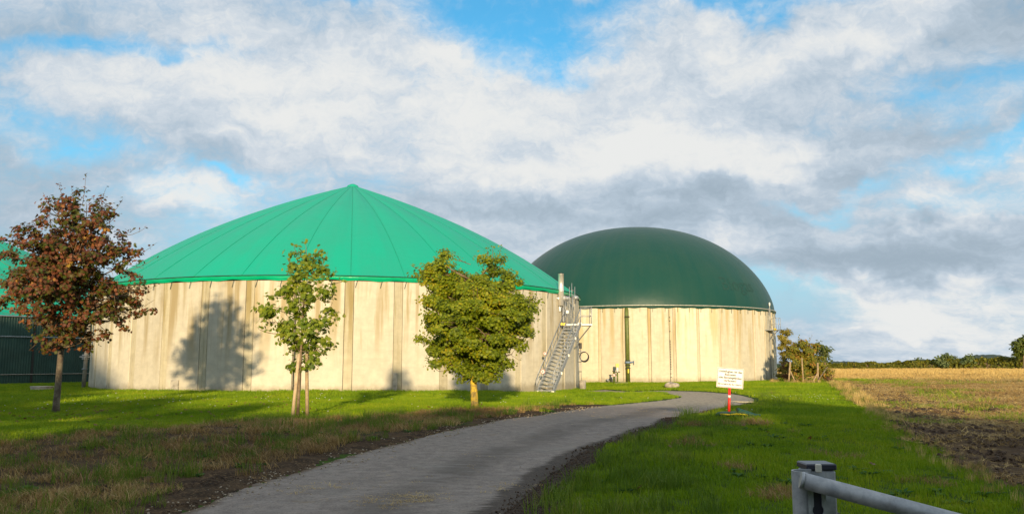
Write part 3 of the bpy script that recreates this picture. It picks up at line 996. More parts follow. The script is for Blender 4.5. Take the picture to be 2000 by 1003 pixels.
# gas relief stack on the rim by the landing
gx, gy = 3.32, 55.35
gs = empty('relief_stack', (gx, gy, 5.3), 0, 'shiny steel gas relief stack standing at the green roof edge above the staircase', 'chimney')
MB().lathe([(.185, .05), (.185, 1.02), (.195, 1.03), (.195, 1.06), (.185, 1.07), (.185, 2.18), (.2, 2.18), (.2, 2.22), (.17, 2.22)], 28).build('stack_tube', M['alu'], gs)
MB().lathe([(.195, 2.2), (.205, 2.21), (.205, 2.25), (.15, 2.26)], 28).build('stack_rim', M['dark'], gs)
MB().tube([(-.5, .02, .55), (-.2, .02, .55), (.55, .02, .55)], .13, 14).build('side_drum', M['alu'], gs)
MB().lathe([(.155, -.12), (.155, .12)], 20).build('drum_flange', M['galv'], gs).matrix_local = Matrix.Translation((-.42, .02, .55)) @ Matrix.Rotation(R_(90), 4, 'Y')
MB().lathe([(.155, -.10), (.155, .10)], 20).build('drum_flange', M['galv'], gs).matrix_local = Matrix.Translation((.40, .02, .55)) @ Matrix.Rotation(R_(90), 4, 'Y')
mb = MB(); mb.tube([(-.9, .05, .34), (1.0, .15, .40)], .022, 6); mb.tube([(-.9, .05, .34), (-.2, .5, .0)], .015, 5); mb.build('support_bar', M['galv'], gs)
MB().tube([(.74, .1, .45), (.74, .1, 1.6)], .022, 6).build('antenna_rod', M['galv'], gs)
MB().lathe([(.04, .36), (.04, .5), (.24, .52), (.2, .68), (.1, .76), (.02, .78)], 20, c=(1.0, .2, .0)).build('vent_cap', M['galv'], gs)
MB().box((-.08, .12, -.1), (.1, .1, .4)).build('base_bracket', M['galv'], gs)
MB().tube([(0, .05, .05), (0, .45, -.25), (0, 1.6, -.25)], .09, 10).build('gas_pipe', M['galv'], gs)

# hose coil and cable run on the right flank of the first tank
hx, hy = 5.28, 60.6
cz = empty('hose_coil', (hx, hy, 2.0), 0, 'black hose coil hanging at the right flank of the green roofed tank', 'hose')
for k in range(3):
    pts = [((.31 + .012 * k) * math.cos(t) + .02 * k, .04 * k, (.33 + .015 * k) * math.sin(t) - .03 * k) for t in np.linspace(0, 2 * math.pi, 28, endpoint=False)]
    MB().tube(pts, .028, 6, closed=True).build('hose_loop', M['dark'], cz)
MB().bar((-.32, .1, .38), (.12, .0, .36), .04, .04).build('hook', M['galv'], cz)
cr = empty('cable_run', (4.93, 59.6, 0), 0, 'grey conduits and dark box up the right flank of the green roofed tank', 'conduit')
for dx_, z1, r_ in ((-.10, 3.3, .035), (.05, 2.7, .028)):
    MB().tube([(dx_, 0, -.5), (dx_, .1, z1)], r_, 8).build('conduit', M['galv'], cr)
MB().box((.02, 0, 2.75), (.2, .16, .42), bev=.02).build('junction_box', M['dark'], cr)
for z in (.2, .9, 1.6, 2.2): MB().box((-.02, -.01, z), (.22, .08, .05)).build('clip', M['dark'], cr)

b_ = at(1138, 756, 57.5)
bn = empty('concrete_bin', (b_.x, b_.y, hz_(b_.x, b_.y) - .03), 0, 'small round beige concrete shaft standing at the foot of the green roofed tank', 'shaft')
MB().lathe([(.225, 0), (.225, .64), (.21, .66)], 24).build('shaft_body', M['plain_concrete'], bn)
MB().lathe([(.235, .60), (.24, .62), (.24, .68), (.22, .70)], 24).build('rim', M['plain_concrete'], bn)

# olive riser pipe on the second tank
p = at(1227, 742, 70.78)
gp = empty('riser_pipe', (p.x, p.y, -.3), 0, 'olive green riser pipe with blue grey flange on the pale concrete tank', 'pipe')
MB().tube([(0, 0, 0), (-.02, .1, 6.2), (0, .3, 6.45), (0, .8, 6.5)], .175, 18).build('pipe_body', M['pipe_green'], gp)
MB().lathe([(.24, 1.78), (.25, 1.8), (.25, 1.92), (.24, 1.94)], 22).build('flange', M['blue_grey'], gp)
for z in (1.62, 2.02, 1.35, 5.75): MB().lathe([(.215, z - .03), (.215, z + .03)], 20).build('pipe_clamp', M['dark'], gp)
MB().tube([(.18, -.1, 1.85), (.50, -.12, 1.92)], .06, 8).build('valve_stem', M['blue_grey'], gp)
MB().tube([(.50 + .02 * math.cos(t), -.12 + .17 * math.cos(t), 1.84 + .17 * math.sin(t)) for t in np.linspace(0, 2 * math.pi, 20, endpoint=False)], .018, 5, closed=True).build('hand_wheel', M['blue_grey'], gp)
MB().box((0, -.185, 1.12), (.10, .02, .34), bev=.005).build('marker_label', M['yellow'], gp)

# small valve posts with a yellow marker box
p = at(1199, 745, 69.2)
z0 = hz_(p.x, p.y)
vp = empty('valve_post', (p.x, p.y, z0 - .03), 0, 'short olive pipe with small round warning disc left of the riser pipe', 'pipe')
MB().tube([(0, 0, 0), (0, 0, 1.05)], .075, 14).build('pipe_body', M['pipe_green'], vp)
MB().lathe([(.11, 1.02), (.11, 1.10)], 16).build('cap_flange', M['dark'], vp)
round_sign('warning_disc', vp, (0, -.10, .75), .11)
p = at(1206, 743, 69.6)
vq = empty('valve_post', (p.x, p.y, z0 - .05), 0, 'olive standpipe topped by a yellow box in front of the pale tank', 'pipe')
MB().tube([(0, 0, 0), (0, 0, 1.0)], .07, 14).build('pipe_body', M['pipe_green'], vq)
MB().box((0, 0, 1.02), (.46, .14, .07), bev=.01).build('cross_bar', M['dark'], vq)
MB().tube([(0, 0, 1.0), (0, 0, 1.4)], .085, 14).build('sleeve', M['white'], vq)
MB().box((0, 0, 1.56), (.27, .2, .30), bev=.02).build('marker_box', M['yellow_pale'], vq)
p = at(1214, 744, 69.0)
tag(MB().lathe([(.55, 0), (.55, .12), (.5, .14), (.02, .15)], 24).build('shaft_cover', M['plain_concrete'], None, (p.x, p.y, z0 - .03)), 'flat round concrete cover in the grass beside the valve pipes', 'cover')
for u_, h_, lab in ((1187, .32, 'stubby grey fitting at the pale wall foot, left of the valve pipes'), (1195.5, .48, 'taller grey capped fitting at the pale wall foot by the valve pipes')):
    p = at(u_, 744, 71.1)
    tag(MB().lathe([(.07, -.1), (.07, h_ * .6), (.13, h_ * .65), (.13, h_), (.08, h_ + .05)], 14).build('pipe_fitting', M['galv'], None, (p.x, p.y, hz_(p.x, p.y))), lab, 'fitting', 'fittings at the wall foot')

# wall joint hardware: ladder-like sensor strip on tank two, cable strip on tank one
p2 = at(1310, 742, 70.70)
ss = empty('cable_strip', (p2.x, p2.y, -.2), 0, 'dark cable strip up the front of the pale concrete tank', 'cable')
MB().tube([(0, 0, 0), (-.02, .02, 6.3)], .016, 6).build('cable', M['dark'], ss)
cl = MB().box((.03, -.01, 0), (.1, .06, .06)).mesh('clip', M['dark'])
for z in list(np.linspace(1.2, 3.6, 18)) + [4.4, 5.3, 5.6, .5, .8]: link('clip', cl, ss, (0, 0, float(z)))
p1 = at(572, 758, 45.84)
s1 = empty('cable_strip', (p1.x, p1.y, -.1), 0, 'dark cable strip behind the staked sapling on the stained tank', 'cable')
MB().tube([(0, 0, 0), (0, .05, 6.0)], .035, 6).build('cable', M['dark'], s1)
for z in (.4, 1.2, 1.9, 2.0, 2.1, 2.2): link('clip', cl, s1, (0, 0, z))

# balcony on the right flank of the second tank
rx = T2[0] + T2R * math.cos(R_(-35)); ry = T2[1] + T2R * math.sin(R_(-35))
pt = empty('service_balcony', (rx, ry, 4.55), R_(55), 'small railed service balcony high on the right flank of the pale tank', 'platform')
MB().box((.05, -.3, -.04), (2.0, 1.1, .08)).build('platform_floor', M['galv'], pt)
MB().box((-.75, -.86, .02), (.62, .04, .15)).build('kick_plate', M['yellow'], pt)
mb = MB()
posts = [(-.95, -.82), (-.3, -.82), (.45, -.82), (1.0, -.82), (1.0, .2)]
for x, y in posts: mb.tube([(x, y, 0), (x, y, 1.1)], .022, 6)
for h in (.55, 1.1): frame_rail(mb, [(-.95, -.82, h), (-.3, -.82, h)], .018); frame_rail(mb, [(.45, -.82, h), (1.0, -.82, h), (1.0, .2, h)], .018)
mb.build('guard_rail', M['galv'], pt)
mb = MB()
for x in (-.6, -.25): mb.tube([(x, -.3, 0), (x, -.3, 2.0)], .022, 6)
for i in range(7): mb.tube([(-.6, -.3, .2 + .27 * i), (-.25, -.3, .2 + .27 * i)], .013, 5)
mb.build('ladder', M['galv'], pt)
mb = MB(); mb.bar((.8, -.6, -.08), (-.2, -.1, -1.0), .06, .06); mb.build('bracket', M['galv'], pt)
MB().lathe([(.02, 1.4), (.02, 2.2), (.07, 2.25), (.08, 2.45), (.04, 2.55)], 12, c=(-.05, -.2, 0)).build('signal_lamp', M['white'], pt)
MB().tube([(.10, -.06, .0), (.10, -.06, -4.9)], .03, 6).build('conduit', M['galv'], pt)

# riser by the clad tank, concrete ring in the grass, stone
p = at(163, 754, 53.5)
rp = empty('riser_pipe', (p.x, p.y, hz_(p.x, p.y) - .1), 0, 'grey tan riser pipe with flange between the clad tank and the stained tank', 'pipe')
MB().tube([(0, 0, 0), (.03, .1, 4.6)], .12, 14).build('pipe_body', M['pipe_tan'], rp)
for z, r_ in ((2.0, .2), (2.12, .23), (2.24, .2), (2.55, .17), (1.35, .16), (3.2, .17)): MB().lathe([(r_, z - .035), (r_, z + .035)], 16).build('flange', M['galv'], rp)
MB().tube([(-.34, -.05, 2.12), (.3, -.05, 2.12)], .04, 8).build('valve_stem', M['galv'], rp)
p = at(82, 757, 51)
rg = empty('concrete_ring', (p.x, p.y, hz_(p.x, p.y) - .02), 0, 'low round concrete shaft ring lying in the lawn before the clad tank', 'shaft')
MB().lathe([(.62, 0), (.62, .19), (.56, .2), (.5, .2), (.5, 0)], 28).build('ring_body', M['plain_concrete'], rg)
MB().lathe([(.64, .19), (.66, .21), (.66, .26), (.02, .28)], 28).build('lid', M['plain_concrete'], rg)
p = Vector((*ground_at(1312, 757), 0))
bm_v = []
me = MB().lathe([(.02 + .48 * math.sin(t), -.1 + .26 * (1 - math.cos(t))) for t in np.linspace(.05, math.pi - .05, 14)], 22)
V = np.array(me.v)
nz = vnoise(V[:, 0] * 3 + 5, V[:, 1] * 3 + V[:, 2] * 5, .8, 3)
V *= (1 + (nz - .5) * .35)[:, None]
V[:, 1] *= .75
me.v = [tuple(x) for x in V]
tag(me.build('field_stone', M['stone'], None, (p.x, p.y, hz_(p.x, p.y) - .02), .2), 'rounded grey boulder lying on the grass behind the road bend', 'boulder')

# pale access patch at the wall foot of tank one and a white block
p = at(341, 757, 47.1)
tag(MB().box((0, 0, .3), (.52, .12, .75), bev=.01).build('wall_hatch', M['plain_concrete'], None, (p.x, p.y, -.1), -.35), 'small pale square hatch at the foot of the stained tank wall', 'hatch')
p = at(771, 758, 46.78)
tag(MB().box((0, 0, .5), (.26, .12, 1.15), bev=.01).build('pilaster_block', M['plain_concrete'], None, (p.x, p.y, -.1), .1), 'short pale concrete pilaster at the stained wall between sapling and round tree', 'pilaster')

# ------------------------------------------------------------------ prohibition sign by the road
sx_, sy_ = 5.72, 22.0
sz_ = hz_(sx_, sy_)
sg = empty('road_sign', (sx_, sy_, sz_ - .12), 0, 'white notice board with red border on a leaning red post beside the road', 'sign')
lean = Vector((.055, -.01, 1)).normalized()
Mt = lean.to_track_quat('Z', 'Y').to_matrix()
MB().tube([(0, 0, 0), lean * .93], .036, 16).build('post', M['red'], sg)
MB().tube([lean * .63, lean * .70], .0375, 16).build('white_band', M['white'], sg)
bd = empty('board'); bd.parent = sg
bd.matrix_local = Matrix.Translation(lean * 1.15 + Vector((0, -.04, 0))) @ Matrix.Rotation(R_(5.0), 4, 'Y') @ Matrix.Rotation(R_(90), 4, 'X') @ Matrix.Rotation(R_(-8), 4, 'Y')
MB().box((0, 0, 0), (.69, .52, .012), bev=.003).build('plate', M['white'], bd)
mb = MB()
for x, y, w, h in ((0, .243, .665, .011), (0, -.243, .665, .011), (-.327, 0, .011, .475), (.327, 0, .011, .475)): mb.box((x, y, .0075), (w, h, .003))
mb.build('border', M['sign_red'], bd)
for body, y, size in (('Unbefugten ist das', .165, .082), ('Betreten', .085, .082), ('\u00bbdes Betriebsgel\u00e4ndes\u00ab', .005, .082), ('verboten!', -.075, .082), ('Eltern haften f\u00fcr Ihre Kinder!', -.168, .062)):
    tm_ = text_mesh(body, size, M['ink'], 'CENTER', .0008, bold=.0018)
    w = max(v.co.x for v in tm_.vertices) - min(v.co.x for v in tm_.vertices)
    k = min(1.0, .60 / w)
    for v in tm_.vertices: v.co.x *= k
    link('lettering', tm_, bd, (0, y, .0085))
# green weighted foot cover with a yellow hem
def lump(prof, name, mat, parent, sx=1, sy=1, seed=1, loc=(0, 0, 0), amp=.3):
    mb = MB().lathe(prof, 26)
    V = np.array(mb.v)
    V[:, 0] *= sx; V[:, 1] *= sy
    f = 1 + (vnoise(V[:, 0] * 9, V[:, 1] * 9 + V[:, 2] * 9, 1.0, seed) - .5) * amp
    V[:, :2] *= f[:, None]; V[:, 2] *= 1 + (vnoise(V[:, 0] * 7, V[:, 1] * 7, 1.0, seed + 1)) * amp
    mb.v = [tuple(x) for x in V]
    return mb.build(name, mat, parent, loc)
tb = empty('foot_tarp', (sx_ + .02, sy_ - .08, sz_ + .045), 0, 'dark green tarpaulin bundle with yellow hem around the foot of the notice post', 'tarpaulin')
lump([(.36, 0), (.36, .04), (.28, .08), (.12, .10), (.02, .095)], 'tarp_body', M['tarp'], tb, 1.0, .7, 4)
mb = MB().tube([(-.30, -.16, .06), (-.1, -.29, .05), (.1, -.28, .065), (.3, -.2, .05), (.5, -.16, .025)], [.018, .022, .022, .02, .01], 6)
mb.build('hem', M['yellow'], tb)
mb = MB().tube([(.15, -.12, .1), (.38, -.12, .07), (.58, -.16, .03), (.75, -.2, .02)], [.12, .08, .045, .03], 8)
mb.build('tarp_tail', M['tarp'], tb)

# ------------------------------------------------------------------ barrier in the foreground
bp = at(1594, 905, 3.62)
bz = hz_(bp.x, bp.y)
br = empty('road_barrier', (bp.x, bp.y, bz), 0, 'galvanised tube barrier arm on a square steel post in the foreground grass', 'barrier')
top = bp.z - bz
MB().box((0, 0, top / 2 - .06), (.122, .122, top + .08), bev=.008).build('post', M['galv'], br)
MB().box((0, -.002, top - .006), (.128, .13, .026), bev=.005).build('post_cap', M['black'], br)
MB().box((.072, -.01, top - .30), (.016, .06, .20), bev=.003).build('side_plate', M['dark'], br)
# channel bracket: a bent plate, open towards the right, with a keyhole slot
def chan():
    mb = MB()
    R0 = .052; th = .007
    prof = []
    for a in np.linspace(R_(95), R_(265), 14): prof.append((R0 * math.cos(a), R0 * math.sin(a)))
    prof = [(.045, R0)] + prof + [(-.006, -R0)]
    prof_i = []
    for i, (x, y) in enumerate(prof):
        x0, y0 = prof[max(i - 1, 0)]; x1, y1 = prof[min(i + 1, len(prof) - 1)]
        tx, ty = x1 - x0, y1 - y0; L = math.hypot(tx, ty)
        prof_i.append((x - ty / L * th, y + tx / L * th))
    n = len(prof)
    z0, z1 = -.62, .0
    vs = [(x, y, z0) for x, y in prof] + [(x, y, z1) for x, y in prof] + [(x, y, z0) for x, y in prof_i] + [(x, y, z1) for x, y in prof_i]
    fs = []
    for i in range(n - 1):
        fs += [(i, i + 1, n + i + 1, n + i), (2 * n + i + 1, 2 * n + i, 3 * n + i, 3 * n + i + 1), (n + i, n + i + 1, 3 * n + i + 1, 3 * n + i)]
    fs += [(0, n, 3 * n, 2 * n), (n - 1, 3 * n - 1, 4 * n - 1, 2 * n - 1)]
    mb.add(vs, fs)
    return mb
cb = at(1571, 918, 3.50) - Vector((bp.x, bp.y, bz))
ch = chan().build('channel_bracket', M['galv'], br, cb)
# front plate with keyhole
def keyplate():
    w0, w1, h0, h1 = -.012, .062, -.245, -.055
    cx, cz_, rr, hw = .028, -.150, .023, .0165
    out = [(w0, h0), (w1, h0), (w1, h1), (w0, h1)]
    hole = [(cx - hw, h0 + .002)] + [(cx - rr * math.cos(t), cz_ + rr * math.sin(t)) for t in np.linspace(-R_(44), R_(44), 8)] + [(cx - hw, h1 - .01), (cx + hw, h1 - .01)] + [(cx + rr * math.cos(t), cz_ + rr * math.sin(t)) for t in np.linspace(R_(44), -R_(44), 8)] + [(cx + hw, h0 + .002)]
    mb = MB()
    # left half and right half as strips between outline and hole edge
    left = hole[:10]; right = hole[10:][::-1]
    for edge, xo in ((left, w0), (right, w1)):
        for (xa, za), (xb, zb) in zip(edge[:-1], edge[1:]):
            q4 = [(xo, -.062, za), (xa, -.062, za), (xb, -.062, zb), (xo, -.062, zb)]
            q5 = [(x, y + .006, z) for x, y, z in q4]
            mb.add(q4 + q5, [(0, 1, 2, 3), (7, 6, 5, 4), (1, 5, 6, 2), (0, 4, 5, 1), (3, 2, 6, 7)])
    mb.box(((w0 + w1) / 2, -.059, h1 - .003), (w1 - w0, .006, .014))
    return mb
keyplate().build('keyhole_plate', M['galv'], ch)
MB().box((.026, -.024, -.15), (.070, .05, .19)).build('lock_case', M['black'], ch)
MB().box((.026, -.045, -.33), (.086, .05, .16), bev=.003).build('lower_plate', M['stone'], ch)
MB().box((.052, -.02, .012), (.022, .02, .034), bev=.003).build('stop_tab', M['pale_metal'], ch)
MB().box((-.075, -.02, -.30), (.06, .05, .03), bev=.006).build('hinge_lug', M['galv'], ch)
a0 = at(1563, 936, 3.42) - Vector((bp.x, bp.y, bz)); a1 = at(1880, 1020, 3.30) - Vector((bp.x, bp.y, bz))
dirv = (a1 - a0).normalized()
a_end = a0 + dirv * 3.0
arm = MB().tube([a0, a0 + dirv * 1.2, a_end], .033, 28).build('arm', M['galv'], br)
MB().tube([a0 + dirv * .004, a0 + dirv * .012], .0345, 28).build('weld_collar', M['galv'], arm)
MB().box((a_end.x - .1, a_end.y, (a_end.z) / 2 - .1), (.08, .08, max(.1, a_end.z - .07 + .2)), bev=.006).build('rest_post', M['galv'], br)


# ------------------------------------------------------------------ trees
MAPLE = np.array([(0, -.5), (.10, -.16), (.34, -.30), (.30, -.10), (.52, .02), (.30, .10), (.36, .34), (.15, .24), (0, .52), (-.15, .24), (-.36, .34), (-.30, .10), (-.52, .02), (-.30, -.10), (-.34, -.30), (-.10, -.16)])
OVAL = np.array([(0, -.5), (.22, -.2), (.26, .1), (0, .5), (-.26, .1), (-.22, -.2)])


def leaves(C, Nrm, S, shape, mat, rng, name='crown', spin=None):
    n = len(C); k = len(shape)
    Nrm = Nrm / (np.linalg.norm(Nrm, axis=1)[:, None] + 1e-9)
    up = np.where(np.abs(Nrm[:, 2:3]) > .95, np.array([[1., 0, 0]]), np.array([[0, 0, 1.]]))
    Tx = np.cross(up, Nrm); Tx /= np.linalg.norm(Tx, axis=1)[:, None] + 1e-9
    Ty = np.cross(Nrm, Tx)
    a = rng.normal(math.pi, .9, n) if spin is None else rng.uniform(0, 2 * math.pi, n)
    ca, sa = np.cos(a)[:, None], np.sin(a)[:, None]
    X = Tx * ca + Ty * sa; Y = -Tx * sa + Ty * ca
    fold = np.abs(shape[:, 0])[None, :, None] * -.25
    V = C[:, None] + (X[:, None] * shape[None, :, :1] + Y[:, None] * shape[None, :, 1:2] + Nrm[:, None] * fold) * S[:, None, None]
    F = np.arange(n * k).reshape(n, k)
    return np_mesh(name, V.reshape(-1, 3), F, mat)


def limb(mb, a, b, r0, r1, rng, bend=.12, n=6, sides=6):
    a, b = Vector(a), Vector(b)
    L = (b - a).length
    off = Vector(rng.normal(0, 1, 3)) * L * bend
    pts = []; rd = []
    for i in range(n):
        t = i / (n - 1)
        p = a.lerp(b, t) + off * math.sin(math.pi * t) + Vector((0, 0, -L * .10 * math.sin(math.pi * t)))
        pts.append(p); rd.append(r0 + (r1 - r0) * t)
    mb.tube(pts, rd, sides, cap=False)


def lobed_tree(name, loc, label, cat, lobes, trunk, leaf, shape, mats, seed, nper, size, group=None, twigs=(), limb_r=.05, shell=.55, droop=.25, sparse_twigs=0, rz=0.0, fork=None, clump=.2):
    """lobes: (x, y, z, rx, rz) ellipsoids in metres from the foot; trunk: list of (x, y, z, r)"""
    rng = np.random.default_rng(seed)
    root = empty(name, loc, rz, label, cat, group)
    tb_ = MB().tube([p[:3] for p in trunk], [p[3] for p in trunk], 12)
    tr = tb_.build('trunk', mats[0], root)
    top_ = Vector(trunk[-1][:3])
    mb = MB()
    Cs = []; Ns = []; Ss = []
    for (x, y, z, rx, rz_) in lobes:
        # the lobe's own limb from the trunk
        hfrac = min(max((z - rz_ * .8), trunk[1][2]), top_.z)
        if fork: hfrac = min(hfrac, fork)
        k = 0
        while k < len(trunk) - 2 and trunk[k + 1][2] < hfrac: k += 1
        t = (hfrac - trunk[k][2]) / max(1e-6, trunk[k + 1][2] - trunk[k][2])
        base = Vector(trunk[k][:3]).lerp(Vector(trunk[k + 1][:3]), max(0, min(1, t)))
        c = Vector((x, y, z))
        rb = limb_r * (.5 + .5 * min(1, rx))
        limb(mb, base, c, rb, rb * .4, rng)
        n = int(nper * rx * rx * rz_ ** .8)
        K = max(7, int(1.7 * (rx * max(rx, rz_)) / (clump * clump)))
        dk = rng.normal(0, 1, (K, 3)); dk /= np.linalg.norm(dk, axis=1)[:, None]
        rk = rng.uniform(.5, 1.08, K)
        ck = dk * rk[:, None] * np.array([rx, rx, rz_]) + np.array([x, y, z])
        wk = rng.uniform(.4, 1.6, K); wk /= wk.sum()
        pick = rng.choice(K, n, p=wk)
        off = rng.normal(0, 1, (n, 3)) * np.array([1, 1, .62]) * clump * .52
        Cs.append(ck[pick] + off)
        od = off / (np.linalg.norm(off, axis=1)[:, None] + 1e-6)
        Ns.append(dk[pick] * .45 + od * .5 + np.array([0, -.34, .38]) + rng.normal(0, .34, (n, 3)))
        Ss.append(size * rng.uniform(.65, 1.25, n))
        for _ in range(int(5 + 5 * rx)):
            dd = Vector(rng.normal(0, 1, 3)).normalized()
            e = c + Vector((dd.x * rx, dd.y * rx, dd.z * rz_)) * rng.uniform(.7, 1.05)
            limb(mb, c.lerp(base, rng.uniform(0, .35)), e, rb * .35, .006, rng, .1, 4, 4)
    for (x0, y0, z0, x1, y1, z1, nl) in twigs:
        limb(mb, (x0, y0, z0), (x1, y1, z1), .014, .005, rng, .03, 5, 4)
        t = rng.uniform(.25, 1.05, nl)
        Cs.append(np.stack([x0 + (x1 - x0) * t, y0 + (y1 - y0) * t, z0 + (z1 - z0) * t], -1) + rng.normal(0, .055, (nl, 3)))
        Ns.append(rng.normal(0, .5, (nl, 3)) + np.array([0, -.3, .8]))
        Ss.append(size * rng.uniform(.55, 1.0, nl))
    mb.build('limbs', mats[1], tr)
    cr_ = link('crown', leaves(np.concatenate(Cs), np.concatenate(Ns), np.concatenate(Ss), shape, leaf, rng), root)
    tag(cr_, kind='stuff')
    return root


# red maple
def px_lobes(lst, u0, v0, s, depth_rng, seed, extra=1):
    rng = np.random.default_rng(seed)
    out = []
    for (u, v, ru, rv) in lst:
        x = (u - u0) / s; z = (v0 - v) / s
        out.append((x, depth_rng * rng.uniform(-.35, .35), z, ru / s, rv / s))
    return out


RMY = 30.4
rmx = (123 - 1000) / FPX * RMY
s_ = FPX / RMY
lob = px_lobes([(120, 410, 44, 36), (165, 430, 48, 40), (95, 465, 50, 42), (190, 480, 50, 42), (140, 500, 60, 50), (55, 515, 50, 36), (240, 510, 36, 34), (30, 550, 44, 36), (90, 560, 58, 44), (170, 560, 60, 46), (240, 565, 44, 38), (20, 590, 30, 22), (130, 615, 60, 42), (200, 615, 52, 36), (75, 615, 44, 30), (262, 590, 30, 28), (120, 660, 44, 26), (165, 655, 44, 24), (180, 400, 30, 30), (140, 385, 30, 24)], 123, 803, s_, 1.6, 3)
lob += [(.5, 1.7, 4.6, 1.3, 1.1), (-.8, 1.5, 5.2, 1.2, 1.0), (.2, -1.6, 4.6, 1.3, 1.0), (.8, -1.3, 5.6, 1.1, 1.0), (-.5, -1.2, 5.9, 1.1, 1.0), (.4, 1.2, 6.6, 1.0, .9)]
def tw(u0_, v0_, lst, u_b, v_b, s, dx=0, n=7):
    out = []
    for (u, v, n_) in lst:
        k = .55
        out.append((((u * k + u0_ * (1 - k)) - u_b) / s, dx, (v_b - (v * k + v0_ * (1 - k))) / s, (u - u_b) / s, dx + random.uniform(-.3, .3), (v_b - v) / s, n_))
    return out
tws = tw(140, 470, [(153, 335, 9), (103, 352, 12), (190, 358, 7), (75, 372, 10), (205, 388, 10), (229, 383, 14), (130, 358, 6), (222, 410, 12), (285, 440, 14), (65, 400, 8), (140, 365, 8)], 123, 803, s_) + tw(140, 560, [(16, 440, 9), (300, 500, 10), (292, 470, 8), (310, 555, 8), (-10, 500, 8), (60, 680, 10), (250, 640, 8)], 123, 803, s_)
zr = hz_(rmx, RMY)
lobed_tree('red_maple', (rmx, RMY, zr - .05), 'maple with dark red and bronze leaves at the left edge', 'tree', lob,
           [(0, 0, 0, .15), (0, 0, .35, .115), (.02, 0, 1.5, .105), (.04, 0, 2.5, .10), (.12, .05, 4.0, .075), (.15, 0, 6.0, .045), (.2, 0, 7.6, .02)],
           M['leaf_red'], MAPLE, (M['bark_grey'], M['bark_brown']), 21, 880, .15, twigs=tws, clump=.23)

# staked sapling
SPY = 24.1
spx = (588 - 1000) / FPX * SPY
s_ = FPX / SPY
lob = px_lobes([(590, 505, 18, 20), (612, 512, 16, 22), (575, 530, 20, 20), (628, 535, 16, 20), (600, 550, 26, 26), (560, 570, 26, 22), (635, 575, 20, 22), (590, 590, 30, 26), (535, 600, 24, 20), (640, 610, 18, 22), (560, 625, 28, 20), (610, 635, 30, 24), (570, 655, 26, 20), (625, 665, 22, 22), (600, 685, 24, 18), (520, 625, 12, 12), (575, 490, 10, 12), (625, 490, 8, 12), (588, 704, 20, 14), (614, 700, 17, 17), (580, 672, 22, 16)], 588, 812, s_, .9, 5)
tws = tw(595, 560, [(567, 470, 10), (593, 468, 9), (616, 480, 8), (641, 490, 9), (655, 525, 6), (675, 545, 9), (560, 500, 6)], 588, 812, s_) + tw(590, 660, [(510, 640, 5), (645, 690, 8), (560, 690, 6), (630, 715, 8)], 588, 812, s_)
zs = hz_(spx, SPY)
sap = lobed_tree('sapling', (spx, SPY, zs - .04), 'slim young maple tied between two stakes, pale green leaves', 'tree', lob,
           [(0, 0, 0, .052), (.01, 0, .7, .046), (.02, 0, 1.45, .042), (.05, 0, 2.4, .032), (.08, 0, 3.6, .02), (.08, 0, 4.7, .009)],
           M['leaf_sap'], MAPLE, (M['bark_brown'], M['bark_brown']), 33, 3000, .148, clump=.20, twigs=tws, limb_r=.022)
for u, v, ut, vt, mt, lab in ((571, 815, 584, 690, 'wood_pale', 'pale wooden stake leaning in from the left against the young maple'), (600.5, 811, 599, 690, 'wood', 'upright brown wooden stake right of the young maple')):
    a_ = at(u, v, SPY - .1); b__ = at(ut, vt, SPY - .05)
    a_.z = hz_(a_.x, a_.y) - .1
    mb = MB().tube([(0, 0, 0), tuple((b__ - a_) * .5), tuple(b__ - a_)], [.052, .05, .047], 10)
    tag(mb.build('tree_stake', M[mt], None, a_), lab, 'stake', 'stakes of the young maple')

# field maple
FMY = 28.6
fmx = (928 - 1000) / FPX * FMY
s_ = FPX / FMY
lob = px_lobes([(852, 528, 26, 22), (888, 532, 28, 24), (866, 512, 26, 28), (955, 515, 28, 28), (825, 530, 24, 16), (850, 548, 34, 24), (905, 545, 36, 26), (965, 550, 36, 32), (1000, 560, 24, 28), (880, 580, 44, 30), (935, 585, 50, 36), (985, 600, 44, 32), (845, 580, 26, 22), (1025, 605, 28, 22), (870, 625, 40, 26), (915, 630, 48, 32), (965, 645, 48, 32), (1005, 650, 36, 28), (850, 660, 34, 26), (890, 680, 44, 28), (940, 690, 46, 28), (985, 690, 40, 24), (880, 710, 34, 18), (930, 722, 36, 16), (958, 722, 22, 18), (1035, 590, 16, 14)], 928, 795, s_, 1.5, 8)
lob += [(-.3, 1.3, 2.9, 1.1, .9), (.8, 1.2, 3.2, 1.0, .9), (-.6, 1.2, 3.9, 1.0, .8), (.4, -1.25, 2.6, 1.0, .8), (-.6, -1.1, 3.0, 1.0, .8), (.3, -1.0, 3.6, .9, .8), (.9, -1.0, 3.3, .8, .7)]
tws = tw(960, 540, [(950, 478, 14), (962, 474, 14), (978, 480, 12), (985, 500, 10), (866, 482, 12), (885, 490, 8), (1000, 520, 8)], 928, 795, s_) + tw(900, 560, [(800, 512, 14), (818, 512, 10), (1048, 588, 12), (1052, 620, 10), (835, 700, 10), (1015, 700, 10)], 928, 795, s_)
zf = hz_(fmx, FMY)
lobed_tree('field_maple', (fmx, FMY, zf - .05), 'dense round green maple with yellow lichened trunk before the stained tank', 'tree', lob,
           [(.02, 0, 0, .155), (0, 0, .25, .13), (-.03, 0, .8, .12), (-.07, 0, 1.35, .12), (-.02, 0, 2.2, .09), (.05, 0, 3.2, .06), (.1, 0, 4.4, .03)],
           M['leaf_field'], MAPLE, (M['bark_yellow'], M['bark_brown']), 44, 5400, .110, twigs=tws, clump=.25)


